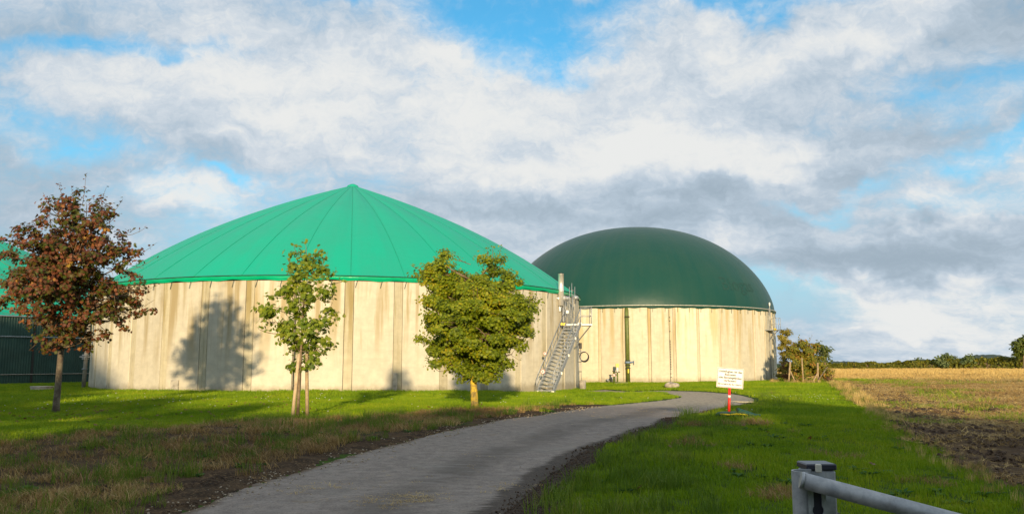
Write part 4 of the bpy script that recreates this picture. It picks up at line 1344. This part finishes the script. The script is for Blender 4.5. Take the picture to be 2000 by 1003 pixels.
# shrubs with wooden guard posts at the right end of the second tank
def shrub(name, u, v, Y, lobes, label, leaf, seed, nper, size, cat='shrub', shape=OVAL, twigs=(), tr=.05, clump=.3):
    s = FPX / Y
    x = (u - 1000) / FPX * Y
    z = hz_(x, Y)
    lb = px_lobes(lobes, u, v, s, 1.2, seed)
    h = max(l[2] for l in lb)
    return lobed_tree(name, (x, Y, z - .05), label, cat, lb, [(0, 0, 0, tr * 1.3), (0, 0, .3, tr), (.05, 0, h * .6, tr * .7), (.05, 0, h, tr * .3)], leaf, shape, (M['bark_brown'], M['bark_brown']), seed, nper, size, twigs=twigs, limb_r=.03, clump=clump)


sY = 69.0
s_ = FPX / sY
shrub('autumn_shrub', 1567, 745, sY, [(1562, 685, 20, 16), (1580, 690, 20, 18), (1550, 705, 18, 16), (1570, 708, 24, 16), (1592, 708, 18, 16), (1558, 727, 20, 14), (1584, 727, 20, 14), (1566, 670, 14, 10), (1604, 728, 12, 14)], 'autumn coloured shrub between braced wooden posts beside the field', M['leaf_shrub'], 51, 2300, .20,
      twigs=[((1567 - 1567) / s_, 0, 3.0, (u - 1567) / s_, 0, (745 - v) / s_, n) for u, v, n in ((1557, 655, 7), (1584, 652, 9), (1578, 668, 7), (1596, 672, 8), (1545, 672, 7), (1612, 690, 8))])
shrub('yellow_shrub', 1532, 742, 76.0, [(1530, 658, 14, 18), (1534, 682, 16, 18), (1542, 676, 13, 15), (1537, 706, 18, 18), (1530, 728, 14, 14)], 'yellow green shrub rising behind the right end of the pale tank', M['leaf_bright'], 52, 2200, .20)
shrub('rust_shrub', 1536, 742, 73.0, [(1530, 716, 11, 16), (1538, 728, 12, 12)], 'rust brown low shrub close to the pale tank wall', M['leaf_rust'], 53, 2200, .18)
shrub('bramble', 1609, 744, 69.0, [(1608, 732, 10, 10), (1618, 736, 9, 7)], 'reddish bramble right of the braced posts at the field edge', M['leaf_rust'], 54, 2200, .16)
shrub('oak_tree', 1606, 744, 110.0, [(1603, 697, 14, 12), (1612, 700, 10, 9), (1600, 712, 16, 10), (1598, 690, 12, 8)], 'dark green tree crown peeping out behind the autumn shrub', M['leaf_oak'], 55, 330, .34, 'tree', tr=.12, clump=.6)
for k, (u, v, ut, vt, lab, grp) in enumerate(((1540, 746, 1543.5, 706, 'left upright wooden guard post by the autumn shrub', 1), (1555, 746, 1543.5, 724, 'slanting brace of the left wooden guard post', 0), (1597.5, 746, 1597, 708, 'right upright wooden guard post by the autumn shrub', 1), (1585, 746, 1596, 729, 'slanting brace of the right wooden guard post', 0), (1569, 745, 1566, 698, 'thin pale wooden pole standing in the middle of the autumn shrub', 2), (1592, 744, 1616, 716, 'grey leaning pole propped right of the braced posts', 3))):
    Yk = 67.4 if grp < 3 else 67.0
    if grp == 0: Yk = 67.25
    a_ = at(u, v, Yk); b__ = at(ut, vt, Yk + (.15 if grp != 1 else 0))
    a_.z = hz_(a_.x, a_.y) - .1
    rr = .075 if grp == 1 else (.055 if grp == 0 else .05)
    tag(MB().tube([(0, 0, 0), tuple(b__ - a_)], [rr, rr * .92], 9).build('guard_post', M['wood' if grp != 3 else 'bark_grey'], None, a_), lab, 'post', 'wooden posts around the shrub')

# ------------------------------------------------------------------ hedge, trees and hills in the distance
def hedge_thing(label, p0, p1, h0, h1, thick, n, leaf, size, seed):
    rng = np.random.default_rng(seed)
    t = rng.random(n)
    hx_ = p0[0] + (p1[0] - p0[0]) * t; hy_ = p0[1] + (p1[1] - p0[1]) * t
    hh = h0 + (h1 - h0) * t + (vnoise(t * 400, t * 0, 3.0, seed) - .5) * .7
    side_ = rng.uniform(-1, 1, n); v_ = rng.random(n) ** .8
    top_ = rng.random(n) < .35
    v_ = np.where(top_, rng.normal(.98, .05, n), v_)
    side_ = np.where(top_, side_, np.sign(side_) * rng.normal(.92, .12, n)) * (1 - .25 * v_)
    ln = math.hypot(p1[0] - p0[0], p1[1] - p0[1])
    nx, ny = (p1[1] - p0[1]) / ln, -(p1[0] - p0[0]) / ln
    bump_ = 1 + (vnoise(t * ln, v_ * 3, 1.8, seed + 1) - .5) * .5
    C = np.stack([hx_ + nx * side_ * thick / 2 * bump_, hy_ + ny * side_ * thick / 2 * bump_, height(hx_, hy_) + v_ * hh], -1)
    Nn = np.stack([nx * side_, ny * side_, np.where(top_, 1.0, .25)], -1) + rng.normal(0, .45, (n, 3))
    root = empty('hedge', (0, 0, 0), 0, label, 'hedge')
    o = link('foliage', leaves(C, Nn, size * rng.uniform(.6, 1.3, n), OVAL * np.array([1.6, 1]), leaf, rng, 'foliage', spin=1), root)
    tag(o, kind='stuff')
    # woody core
    k = 60
    mb = MB()
    vs = []; fs = []
    for i in range(k + 1):
        tt_ = i / k
        x = p0[0] + (p1[0] - p0[0]) * tt_; y = p0[1] + (p1[1] - p0[1]) * tt_; z = hz_(x, y); h_ = (h0 + (h1 - h0) * tt_) * .86
        w_ = thick * .36
        vs += [(x + nx * w_, y + ny * w_, z - .2), (x + nx * w_ * .7, y + ny * w_ * .7, z + h_), (x - nx * w_ * .7, y - ny * w_ * .7, z + h_), (x - nx * w_, y - ny * w_, z - .2)]
    for i in range(k):
        for j in range(3): fs.append((4 * i + j, 4 * i + 4 + j, 4 * i + 5 + j, 4 * i + 1 + j))
    mb.add(vs, fs)
    mb.build('woody_core', M['bark_brown'], root)
    return root


hedge_thing('long clipped autumn hedge across the far side of the field', (151, 184), (94, 252.4), 3.35, 2.0, 3.0, 12000, M['leaf_hedge'], .62, 71)
def far_tree(name, u, v, Y, lobes, label, leaf, seed, nper, size, tr):
    return shrub(name, u, v, Y, lobes, label, leaf, seed, nper, size, 'tree', OVAL * np.array([1.5, 1]), tr=tr, clump=.9)
far_tree('oak_tree', 1992, 722, 206.0, [(1985, 672, 12, 10), (1998, 668, 12, 12), (1980, 686, 12, 8), (1994, 688, 16, 10), (2008, 680, 14, 14), (2015, 690, 14, 10)], 'lone round oak standing above the hedge at the right edge', M['leaf_oak'], 81, 110, .6, .25)
far_tree('willow_bush', 1842, 721, 223.0, [(1832, 700, 7, 6), (1846, 697, 8, 8), (1856, 702, 7, 6), (1842, 708, 12, 7)], 'grey green willow bush bulging above the middle of the hedge', M['leaf_willow'], 82, 130, .6, .15)
far_tree('willow_bush', 1884, 721, 218.6, [(1880, 699, 6, 6), (1888, 698, 6, 6), (1884, 708, 11, 7)], 'smaller willow bush in the hedge right of the grey green one', M['leaf_willow'], 83, 130, .6, .15)
far_tree('oak_tree', 1785, 721, 300.0, [(1785, 701, 5, 4), (1788, 704, 5, 4)], 'tiny treetop just above the hedge near its middle', M['leaf_oak'], 84, 100, .7, .15)


def hill(lst, Y, depth, base, mat):
    V = []; F = []
    n = len(lst)
    for (u, v) in lst:
        t_ = at(u, v, Y)
        V += [(t_.x, t_.y - depth * .5, base), (t_.x, t_.y - depth * .2, base + (t_.z - base) * .75), (t_.x, t_.y, t_.z), (t_.x, t_.y + depth, base)]
    for i in range(n - 1):
        for j in range(3): F.append((4 * i + j, 4 * i + 4 + j, 4 * i + 5 + j, 4 * i + 1 + j))
    return np_mesh('hills', V, F, mat, False)
hm = simple('wooded_hill', (.05, .075, .06), .95, var=.4, scale=.05, bmp=0)
rng = np.random.default_rng(5)
us = np.arange(1480, 2300, 4.0)
prof = 711 - 6 * np.exp(-((us - 1640) / 70) ** 2) - 10 * np.exp(-((us - 1800) / 40) ** 2) - 19 * np.exp(-((us - 1925) / 55) ** 4) - 15 * np.exp(-((us - 2060) / 60) ** 2) - 12 * np.exp(-((us - 2200) / 80) ** 2) + rng.normal(0, .5, len(us))
tag(link('hills', hill(list(zip(us, prof)), 1500, 160, -14, hm)), kind='structure')
us = np.arange(-700, 1500, 8.0)
tag(link('hills', hill([(u, 708 - 4 * math.sin(u / 90) + float(rng.normal(0, .4))) for u in us], 1500, 160, -14, hm)), kind='structure')

# ------------------------------------------------------------------ wood behind the viewpoint that throws the foreground shade
TE = math.tan(R_(SUN_EL))
rng = np.random.default_rng(91)
n = 76000
X = rng.uniform(-56, 44, n); Yw = rng.uniform(-33, -28, n)
edgeY = np.interp(X - .9, [-52, -31, -27, -24, -20, -17, -10, -7, -3, 0, 4, 6, 8, 11, 12.6, 14, 20, 30, 44], [97, 97, 64, 57, 24, 15, 16, 20.5, 24, 25.5, 22, 20, 31, 35, 34, 22, 19, 17, 15])
htop = (edgeY + 30.5) * TE + (vnoise(X, Yw * 0, .9, 41) - .5) * .8 + (vnoise(X, Yw, .35, 42) - .5) * .5
Zw = rng.uniform(0, 1, n) ** .75 * htop
wd_ = empty('wood', (0, 0, 0), 0)
tag(wd_, 'leafy wood at the back of the viewpoint shading the foreground', 'wood', kind='stuff')
link('foliage', leaves(np.stack([X, Yw, Zw], -1), rng.normal(0, 1, (n, 3)) + np.array([0, .6, .2]), rng.uniform(.35, .7, n), OVAL * np.array([1.7, 1]), M['leaf_oak'], rng, 'foliage', spin=1), wd_)
mb = MB()
for x in np.arange(-55, 44, 3.1): mb.tube([(x, -30.5, -.3), (x + .2, -30.5, 3), (x, -30.4, 7.0)], [.22, .17, .06], 8)
mb.build('trunks', M['bark_brown'], wd_)
# two roadside trees left of the frame: their crowns shade the lawn around the red maple
for k, (x, y, z, rr, rz_) in enumerate(((-15.5, -3.5, 5.6, 3.0, 1.55), (-22.0, -2.5, 5.9, 3.2, 1.9), (-9.8, -4.2, 5.2, 2.4, .95))):
    lb = [(0, 0, z, rr * .75, rz_), (rr * .5, .4, z - .15, rr * .55, rz_ * .85), (-rr * .5, -.3, z - .1, rr * .55, rz_ * .85), (.2, -rr * .45, z, rr * .5, rz_ * .8), (0, rr * .45, z, rr * .5, rz_ * .8)]
    lobed_tree('roadside_tree', (x, y, hz_(x, y) - .1), ('round topped roadside tree left of the viewpoint', 'broad roadside tree farthest left of the viewpoint', 'low roadside tree nearest the viewpoint on its left')[k], 'tree', lb,
               [(0, 0, 0, .18), (0, 0, 1, .15), (0, 0, 3.6, .12), (0, 0, z, .07)], M['leaf_oak'], OVAL * np.array([1.5, 1]), (M['bark_grey'], M['bark_brown']), 95 + k, 260, .36, clump=.6)


# ------------------------------------------------------------------ ground cover: instanced stuff
def tuft(name, n, rad, hmin, hmax, w, mat, seed, lean=.35, flat=0.0, segs=2):
    rng = np.random.default_rng(seed)
    V = []; F3 = []
    for i in range(n):
        r = rad * math.sqrt(rng.random()); a = rng.uniform(0, 2 * math.pi)
        x, y = r * math.cos(a), r * math.sin(a)
        h = rng.uniform(hmin, hmax); b = rng.uniform(0, 2 * math.pi); l = h * abs(rng.normal(lean, lean * .5))
        dx_, dy_ = math.cos(b), math.sin(b)
        fa = rng.uniform(0, 2 * math.pi); wx, wy = math.cos(fa) * w / 2, math.sin(fa) * w / 2
        hz2 = h * (1 - flat)
        m_ = (x + dx_ * l * .35, y + dy_ * l * .35, hz2 * .6); t_ = (x + dx_ * l, y + dy_ * l, hz2)
        k = len(V)
        V += [(x - wx, y - wy, -.01), (x + wx, y + wy, -.01), (m_[0] + wx * .8, m_[1] + wy * .8, m_[2]), (m_[0] - wx * .8, m_[1] - wy * .8, m_[2]), t_]
        F3 += [(k, k + 1, k + 2), (k, k + 2, k + 3), (k + 3, k + 2, k + 4)]
    return bpy.data.objects.new(name, np_mesh(name, V, F3, mat))


def weed(name, n, mat, seed, L=.12, W_=.05):
    rng = np.random.default_rng(seed)
    V = []; F = []
    for i in range(n):
        a = rng.uniform(0, 2 * math.pi); el = rng.uniform(.15, .9); l = L * rng.uniform(.6, 1.2); w = W_ * rng.uniform(.7, 1.2)
        d = np.array([math.cos(a) * math.cos(el), math.sin(a) * math.cos(el), math.sin(el)]); s = np.array([-math.sin(a), math.cos(a), 0])
        k = len(V)
        droop = np.array([0, 0, -l * .25])
        V += [tuple(d * l * .1), tuple(d * l * .5 + s * w / 2), tuple(d * l + droop), tuple(d * l * .5 - s * w / 2)]
        F.append((k, k + 1, k + 2, k + 3))
    return bpy.data.objects.new(name, np_mesh(name, V, F, mat))


def rock(name, mat, seed, sq=.65):
    rng = np.random.default_rng(seed)
    mb = MB().lathe([(math.sin(t) * .5, -.5 * math.cos(t) * sq) for t in np.linspace(.25, math.pi - .25, 4)], 6, smooth=False)
    V = np.array(mb.v) * rng.uniform(.7, 1.25, (len(mb.v), 1))
    mb.v = [tuple(x) for x in V]
    return bpy.data.objects.new(name, mb.mesh(name, mat))


def flatleaf(name, mat, seed):
    rng = np.random.default_rng(seed)
    V = [(x * .12, y * .12, .02 + .02 * rng.random()) for x, y in MAPLE]
    return bpy.data.objects.new(name, np_mesh(name, V, [list(range(len(V)))], mat))


def scatter(name, pts, scl, srcs, label, cat, tilt=.08, seed=0):
    """one stuff object whose points carry instances of the sources"""
    rng = np.random.default_rng(seed)
    n = len(pts)
    me = bpy.data.meshes.new(name)
    me.vertices.add(n)
    me.vertices.foreach_set('co', np.asarray(pts, np.float32).ravel())
    rot = np.stack([rng.normal(0, tilt, n), rng.normal(0, tilt, n), rng.uniform(0, 2 * math.pi, n)], -1).astype(np.float32)
    a = me.attributes.new('rot', 'FLOAT_VECTOR', 'POINT'); a.data.foreach_set('vector', rot.ravel())
    a = me.attributes.new('scl', 'FLOAT', 'POINT'); a.data.foreach_set('value', np.asarray(scl, np.float32))
    a = me.attributes.new('pick', 'INT', 'POINT'); a.data.foreach_set('value', rng.integers(0, len(srcs), n).astype(np.int32))
    o = link(name, me)
    ng = bpy.data.node_groups.new(name + '_nodes', 'GeometryNodeTree')
    ng.interface.new_socket('Geometry', in_out='INPUT', socket_type='NodeSocketGeometry')
    ng.interface.new_socket('Geometry', in_out='OUTPUT', socket_type='NodeSocketGeometry')
    gi = ng.nodes.new('NodeGroupInput'); go = ng.nodes.new('NodeGroupOutput')
    jn = ng.nodes.new('GeometryNodeJoinGeometry')
    for s in srcs[::-1]:
        oi = ng.nodes.new('GeometryNodeObjectInfo'); oi.inputs['Object'].default_value = s
        oi.inputs['As Instance'].default_value = False
        g2 = ng.nodes.new('GeometryNodeGeometryToInstance')
        ng.links.new(oi.outputs['Geometry'], g2.inputs[0]); ng.links.new(g2.outputs[0], jn.inputs[0])
    ip = ng.nodes.new('GeometryNodeInstanceOnPoints')
    def na(nm, dt):
        x = ng.nodes.new('GeometryNodeInputNamedAttribute'); x.data_type = dt; x.inputs['Name'].default_value = nm
        return x.outputs['Attribute']
    er = ng.nodes.new('FunctionNodeEulerToRotation')
    ng.links.new(na('rot', 'FLOAT_VECTOR'), er.inputs[0]); ng.links.new(er.outputs[0], ip.inputs['Rotation'])
    ng.links.new(na('scl', 'FLOAT'), ip.inputs['Scale'])
    ip.inputs['Pick Instance'].default_value = True
    ng.links.new(na('pick', 'INT'), ip.inputs['Instance Index'])
    ng.links.new(gi.outputs[0], ip.inputs['Points']); ng.links.new(jn.outputs[0], ip.inputs['Instance'])
    ng.links.new(ip.outputs[0], go.inputs[0])
    md = o.modifiers.new('scatter', 'NODES'); md.node_group = ng
    tag(o, label, cat, kind='stuff')
    return o


def sample(bands, seed, amax=37.0):
    rng = np.random.default_rng(seed)
    P_ = []; S_ = []
    for r0, r1, dens, sc in bands:
        area = math.radians(2 * amax) / 2 * (r1 * r1 - r0 * r0)
        n = int(area * dens)
        r = np.sqrt(rng.uniform(r0 * r0, r1 * r1, n)); a = rng.uniform(-R_(amax), R_(amax), n)
        P_.append(np.stack([r * np.sin(a), r * np.cos(a)], -1)); S_.append(sc * rng.uniform(.75, 1.25, n))
    return np.concatenate(P_), np.concatenate(S_)


def masks(Pt):
    X, Y = Pt[:, 0], Pt[:, 1]
    jx = (vnoise(X, Y, 1.3, 5) - .5) * .9; jy = (vnoise(X, Y, 1.3, 6) - .5) * .9
    r = inside(ROAD_POLY, X, Y)
    f = inside(FIELD_POLY, X + jx * .5, Y + jy * .5)
    b = inside(BANK_POLY, X + jx, Y + jy)
    tk = (np.hypot(X - T1[0], Y - T1[1]) < T1R + .05) | (np.hypot(X - T2[0], Y - T2[1]) < T2R + .05) | (np.hypot(X - T3[0], Y - T3[1]) < T3R + .1)
    # hidden behind the tanks: nothing to grow
    tk |= (Y > 50) & (np.abs(np.arctan2(X, Y) - math.atan2(*T1)) < R_(14)) | (Y > 76) & (X < 24) & (X > 2)
    dr = dist_line([tuple(p) for p in LL], X, Y); dR = dist_line([tuple(p) for p in RR], X, Y)
    return r, f, b, tk, dr, dR


def lift(Pt, dz=0.0): return np.stack([Pt[:, 0], Pt[:, 1], height(Pt[:, 0], Pt[:, 1]) + dz], -1)


# lawn
src = [tuft('lawn_tuft', 46, .16, .035, .075, .0065, M['blade'], 1), tuft('lawn_tuft', 46, .16, .03, .065, .0065, M['blade'], 2), tuft('lawn_tuft', 40, .15, .04, .09, .007, M['blade'], 3)]
Pt, S = sample([(4, 11, 55, .95), (11, 22, 36, 1.05), (22, 40, 22, 1.3), (40, 92, 9, 1.75)], 101)
r, f, b, tk, dL, dR = masks(Pt)
mown = vnoise(Pt[:, 0], Pt[:, 1], 2.5, 77)
ok = ~r & ~f & ~b & ~tk & (dR > .28 + .25 * vnoise(Pt[:, 0], Pt[:, 1], .7, 12) + np.clip((16 - Pt[:, 1]) / 16, 0, 1) * .35) & (dL > .2)
# bald brownish patches on the mound right of the road
bald = (vnoise(Pt[:, 0], Pt[:, 1], 1.1, 55) > .76) & (Pt[:, 1] < 21) & (Pt[:, 0] > 0) & (Pt[:, 0] < 6)
ok &= ~bald | (RNG.random(len(Pt)) < .25)
scatter('lawn_grass', lift(Pt[ok]), S[ok] * (.8 + .45 * mown[ok]), src, 'short mown green grass of the lawn and mound', 'grass', seed=1)

# longer grass on the mound edge and bank crest
src = [tuft('wild_tuft', 34, .13, .08, .20, .007, M['blade_wild'], 4, .45), tuft('wild_tuft', 30, .12, .06, .16, .007, M['blade_wild'], 5, .5), tuft('wild_tuft', 26, .10, .10, .24, .007, M['blade_wild'], 6, .4)]
Pt, S = sample([(4, 12, 16, 1.0), (12, 26, 9, 1.05), (26, 50, 2.0, 1.2)], 102)
r, f, b, tk, dL, dR = masks(Pt)
pn = vnoise(Pt[:, 0], Pt[:, 1], .8, 61)
mound = (dR < 2.2) & (dR > .35) & (Pt[:, 0] > -1) & ~b & ~f & (pn > .35)
crest = (dist_line(LAWN_EDGE, Pt[:, 0], Pt[:, 1]) < .5) & (pn > .4)
patch = b & (.5 * vnoise(Pt[:, 0], Pt[:, 1], 1.2, 62) + .5 * vnoise(Pt[:, 0], Pt[:, 1], .4, 92) > .50)
low_left = b & (Pt[:, 1] < 13) & (Pt[:, 0] < -4.5) & (pn > .42)
ok = ~r & ~tk & (mound | crest | patch | low_left) & (dL > .35)
scatter('wild_grass', lift(Pt[ok]), S[ok] * (.6 + .9 * vnoise(Pt[ok][:, 0], Pt[ok][:, 1], .5, 89)), src, 'longer green grass clumps on the bank and along the road', 'grass', seed=2)

# dry mown grass of the bank
src = [tuft('dry_tuft', 26, .13, .05, .15, .007, M['blade_dry'], 7, .8, .25), tuft('dry_tuft', 26, .15, .05, .17, .007, M['blade_dry'], 8, .9, .4)]
Pt, S = sample([(5, 13, 44, 1.0), (13, 30, 30, 1.1), (30, 45, 6, 1.2)], 103)
r, f, b, tk, dL, dR = masks(Pt)
pn = .55 * vnoise(Pt[:, 0], Pt[:, 1], .32, 63) + .45 * vnoise(Pt[:, 0], Pt[:, 1], 1.1, 64)
bald = (vnoise(Pt[:, 0], Pt[:, 1], 1.1, 55) > .74) & (Pt[:, 1] < 21) & (Pt[:, 0] > 0) & (Pt[:, 0] < 6) & ~f
ok = ~r & ~tk & ((b & (dL > .40 + .5 * vnoise(Pt[:, 0], Pt[:, 1], .5, 90)) & (pn > .40) & (RNG.random(len(Pt)) < .85)) | (bald & (dR > .5)))
scatter('dry_grass', lift(Pt[ok], .005), S[ok] * (.7 + .9 * vnoise(Pt[ok][:, 0], Pt[ok][:, 1], .45, 88) ** 1.5), src, 'dry brown cut grass covering the roadside bank', 'grass', seed=3)

# broad leaved weeds
src = [weed('weed_rosette', 11, M['weed'], 1), weed('weed_rosette', 14, M['weed'], 2, .16, .055), weed('weed_rosette', 9, M['weed'], 3, .10, .06)]
Pt, S = sample([(5, 14, 5, 1.0), (14, 30, 3.0, 1.0)], 104)
r, f, b, tk, dL, dR = masks(Pt)
pn = vnoise(Pt[:, 0], Pt[:, 1], 1.0, 64)
ok = ~r & ~tk & ((b & (dL > .5) & (pn > .52)) | (~b & ~f & (Pt[:, 0] > 1) & (Pt[:, 0] < 8) & (pn > .62) & (dR > .8)))
scatter('weeds', lift(Pt[ok]), S[ok], src, 'small broad leaved weeds dotted over bank and mound', 'weeds', seed=4)

# dry tall grass strip along the field border
src = [tuft('border_tuft', 24, .12, .18, .42, .008, M['straw'], 9, .3), tuft('border_tuft', 22, .12, .12, .34, .008, M['blade_dry'], 10, .35), tuft('border_tuft', 26, .14, .12, .3, .008, M['blade_wild'], 12, .35)]
Pt, S = sample([(6, 14, 26, .85), (14, 30, 20, .85), (30, 72, 10, 1.25)], 105, 34)
d = dist_line(BORDER, Pt[:, 0], Pt[:, 1])
r, f, b, tk, dL, dR = masks(Pt)
width = np.interp(Pt[:, 1], [8, 14, 20, 30, 70], [.55, .45, .35, .45, .8])
ok = (d < width * (.55 + .7 * vnoise(Pt[:, 0], Pt[:, 1], .8, 65))) & (RNG.random(len(Pt)) < .75)
ok |= (np.hypot(Pt[:, 0] - 25, Pt[:, 1] - 67) < 4.0) & (Pt[:, 1] > 65.5) & (RNG.random(len(Pt)) < .6) & ~f
scatter('border_grass', lift(Pt[ok]), S[ok] * np.interp(Pt[ok][:, 1], [8, 20, 40], [.5, .55, .8]), src, 'tall straw coloured grass strip between lawn and field', 'grass', seed=5)

# field: clods, straw, green volunteers, stubble
src = [rock('clod', M['clod'], i) for i in range(4)]
Pt, S = sample([(8, 16, 40, .075), (16, 30, 22, .095), (30, 75, 4.0, .16)], 106, 34)
r, f, b, tk, dL, dR = masks(Pt)
ok = f & (vnoise(Pt[:, 0], Pt[:, 1], .8, 66) > .25)
scatter('soil_clods', lift(Pt[ok], .01), S[ok] * RNG.uniform(.4, 1.5, ok.sum()), src, 'dark brown soil clods of the tilled field', 'soil', .5, 6)
src = [tuft('straw_litter', 26, .28, .03, .16, .010, M['straw'], 13, 1.6, .6), tuft('straw_litter', 24, .28, .04, .14, .010, M['straw'], 14, 1.8, .7), tuft('straw_litter', 22, .24, .05, .14, .010, M['blade_dry'], 15, 1.2, .3)]
Pt, S = sample([(8, 18, 12, .8), (18, 34, 24, 1.0), (34, 78, 14, 1.8), (78, 140, .9, 3.2)], 107, 34)
r, f, b, tk, dL, dR = masks(Pt)
edge_ = Pt[:, 0] - (.36 * Pt[:, 1] + 2.5)
ok = f & ((edge_ + (vnoise(Pt[:, 0], Pt[:, 1], 2.0, 67) - .5) * 6 > 3.2) | (RNG.random(len(Pt)) < .34)) & (vnoise(Pt[:, 0] * .5, Pt[:, 1], 1.2, 68) > .22)
scatter('straw_litter', lift(Pt[ok], .01), S[ok], src, 'straw litter strewn over the tilled field', 'straw', .1, 7)
src = [tuft('stubble_tuft', 30, .5, .10, .24, .022, M['straw'], 16, .2), tuft('stubble_tuft', 30, .5, .08, .22, .022, M['straw'], 17, .25)]
Pt, S = sample([(84, 120, 1.3, 1.3), (120, 215, .45, 1.9)], 108, 34)
r, f, b, tk, dL, dR = masks(Pt)
ok = f & (Pt[:, 1] > 82)
scatter('stubble', lift(Pt[ok]), S[ok], src, 'pale golden stubble of the far field strip', 'stubble', seed=8)
src = [tuft('volunteer_tuft', 24, .2, .05, .15, .010, M['blade'], 18, .4), tuft('volunteer_tuft', 22, .2, .05, .13, .010, M['blade_wild'], 19, .5)]
Pt, S = sample([(8, 20, 8, .9), (20, 40, 7, 1.1), (40, 86, 3.2, 1.9)], 109, 34)
r, f, b, tk, dL, dR = masks(Pt)
gn = vnoise(Pt[:, 0] * .6, Pt[:, 1], 3.2, 69)
strip = (np.abs(Pt[:, 1] - 77) < 4.5) & (gn > .3)
diag = np.abs(Pt[:, 0] - (.36 * Pt[:, 1] + 2.5) - 4.2 - 1.8 * (gn - .5)) < 1.3
ok = f & ((gn > .80) | (strip & (gn > .45)) | (diag & (gn > .4)))
scatter('volunteer_grass', lift(Pt[ok]), S[ok], src, 'green volunteer shoots in streaks over the field', 'grass', seed=9)

# gravel and crumbs along the road edge, flint in the field, fallen leaves, daisies
src = [rock('pebble', M['pebble'], 20 + i, .5) for i in range(4)]
Pt, S = sample([(5, 14, 60, .022), (14, 32, 26, .028)], 110, 34)
r, f, b, tk, dL, dR = masks(Pt)
ok = ((dL < .55 * (.4 + vnoise(Pt[:, 0], Pt[:, 1], .6, 70))) & (Pt[:, 1] < 32)) | (r & (RNG.random(len(Pt)) < .012)) | (f & (RNG.random(len(Pt)) < .01))
scatter('gravel', lift(Pt[ok], .004), S[ok] * RNG.uniform(.5, 1.8, ok.sum()), src, 'pale gravel crumbs along the road edge', 'gravel', .4, 10)
src = [rock('soil_crumb', M['clod'], 30 + i, .5) for i in range(4)]
Pt, S = sample([(5, 12, 420, .020), (12, 30, 150, .030)], 111, 34)
r, f, b, tk, dL, dR = masks(Pt)
wv = np.interp(Pt[:, 1], [6, 12, 20, 30], [.75, .6, .45, .2]) * (.6 + .6 * vnoise(Pt[:, 0], Pt[:, 1], .5, 71))
ok = (dR < wv) & ~((r) & (dR > .22 * RNG.random(len(Pt)) ** 1.5 + .05)) | (b & (dL < .9) & (vnoise(Pt[:, 0], Pt[:, 1], .5, 72) > .45) & ~r)
scatter('soil_crumbs', lift(Pt[ok], .004), S[ok] * RNG.uniform(.4, 1.5, ok.sum()), src, 'dark soil crumbs along both road edges', 'soil', .4, 11)
src = [flatleaf('fallen_leaf', M['fallen'], i) for i in range(3)]
rng = np.random.default_rng(9)
Pt = np.stack([rng.normal(-16, 5.5, 420), rng.normal(28.5, 4.0, 420)], -1)
Pt = np.concatenate([Pt, np.stack([rng.uniform(-10, 6, 70), rng.uniform(8, 30, 70)], -1)])
r, f, b, tk, dL, dR = masks(Pt)
Pt = Pt[~r & ~f & ((Pt[:, 1] > 16) | (RNG.random(len(Pt)) < .35))]
scatter('fallen_leaves', lift(Pt, .05), rng.uniform(.6, 1.2, len(Pt)), src, 'fallen brown leaves scattered on the lawn under the red maple', 'leaves', .35, 12)
src = [weed('daisy', 7, M['petal'], 5, .035, .02)]
Pt = np.concatenate([np.stack([rng.normal(-16, 4, 90), rng.normal(37, 4, 90)], -1), np.stack([rng.normal(13.5, 2.2, 50), rng.normal(40.5, 2.0, 50)], -1), np.stack([rng.uniform(-12, 8, 60), rng.uniform(24, 42, 60)], -1)])
r, f, b, tk, dL, dR = masks(Pt)
ok = ~r & ~f & ~b & ~tk
scatter('daisies', lift(Pt[ok], .085), np.full(ok.sum(), 1.3), src, 'tiny white daisies dotted in the lawn', 'flowers', .2, 13)

rng = np.random.default_rng(14)
hp = []
for u_, v_, n_, sp_ in ((760, 977, 60, .28), (815, 970, 30, .2), (845, 848, 12, .3), (960, 952, 14, .3), (590, 957, 12, .25), (640, 951, 12, .2), (1290, 800, 40, 1.0), (1180, 815, 20, .8), (900, 900, 12, 1.2), (720, 930, 14, 1.2)):
    x_, y_ = ground_at(u_, v_)
    hp.append(np.stack([rng.normal(x_, sp_, n_), rng.normal(y_, sp_, n_)], -1))
hp = np.concatenate(hp)
src = [tuft('hay_wisp', 9, .07, .015, .06, .005, M['straw'], 41, 2.2, .8), tuft('hay_wisp', 7, .06, .015, .05, .005, M['straw'], 42, 2.2, .8)]
scatter('hay_litter', lift(hp, .012), rng.uniform(.6, 1.3, len(hp)), src, 'wisps of straw dropped on the road surface', 'straw', .1, 15)

# puddle at the outer bend
pc_ = np.array(ground_at(1452, 783))
mb = MB()
ring = []
for i in range(40):
    a = 2 * math.pi * i / 40
    rr = 1 + .16 * math.sin(2 * a + 1) + .10 * math.sin(5 * a)
    ring.append((pc_[0] + .48 * rr * math.cos(a), pc_[1] + 1.15 * rr * math.sin(a)))
zz = hz_(*pc_) - .004
mb.add([(x, y, zz) for x, y in ring], [tuple(range(40))])
m, nt, b, q = new_mat('puddle_water')
b.inputs['Base Color'].default_value = (.10, .085, .06, 1)
b.inputs['Roughness'].default_value = .04
b.inputs['Specular IOR Level'].default_value = .5
tag(mb.build('puddle', m), kind='structure')
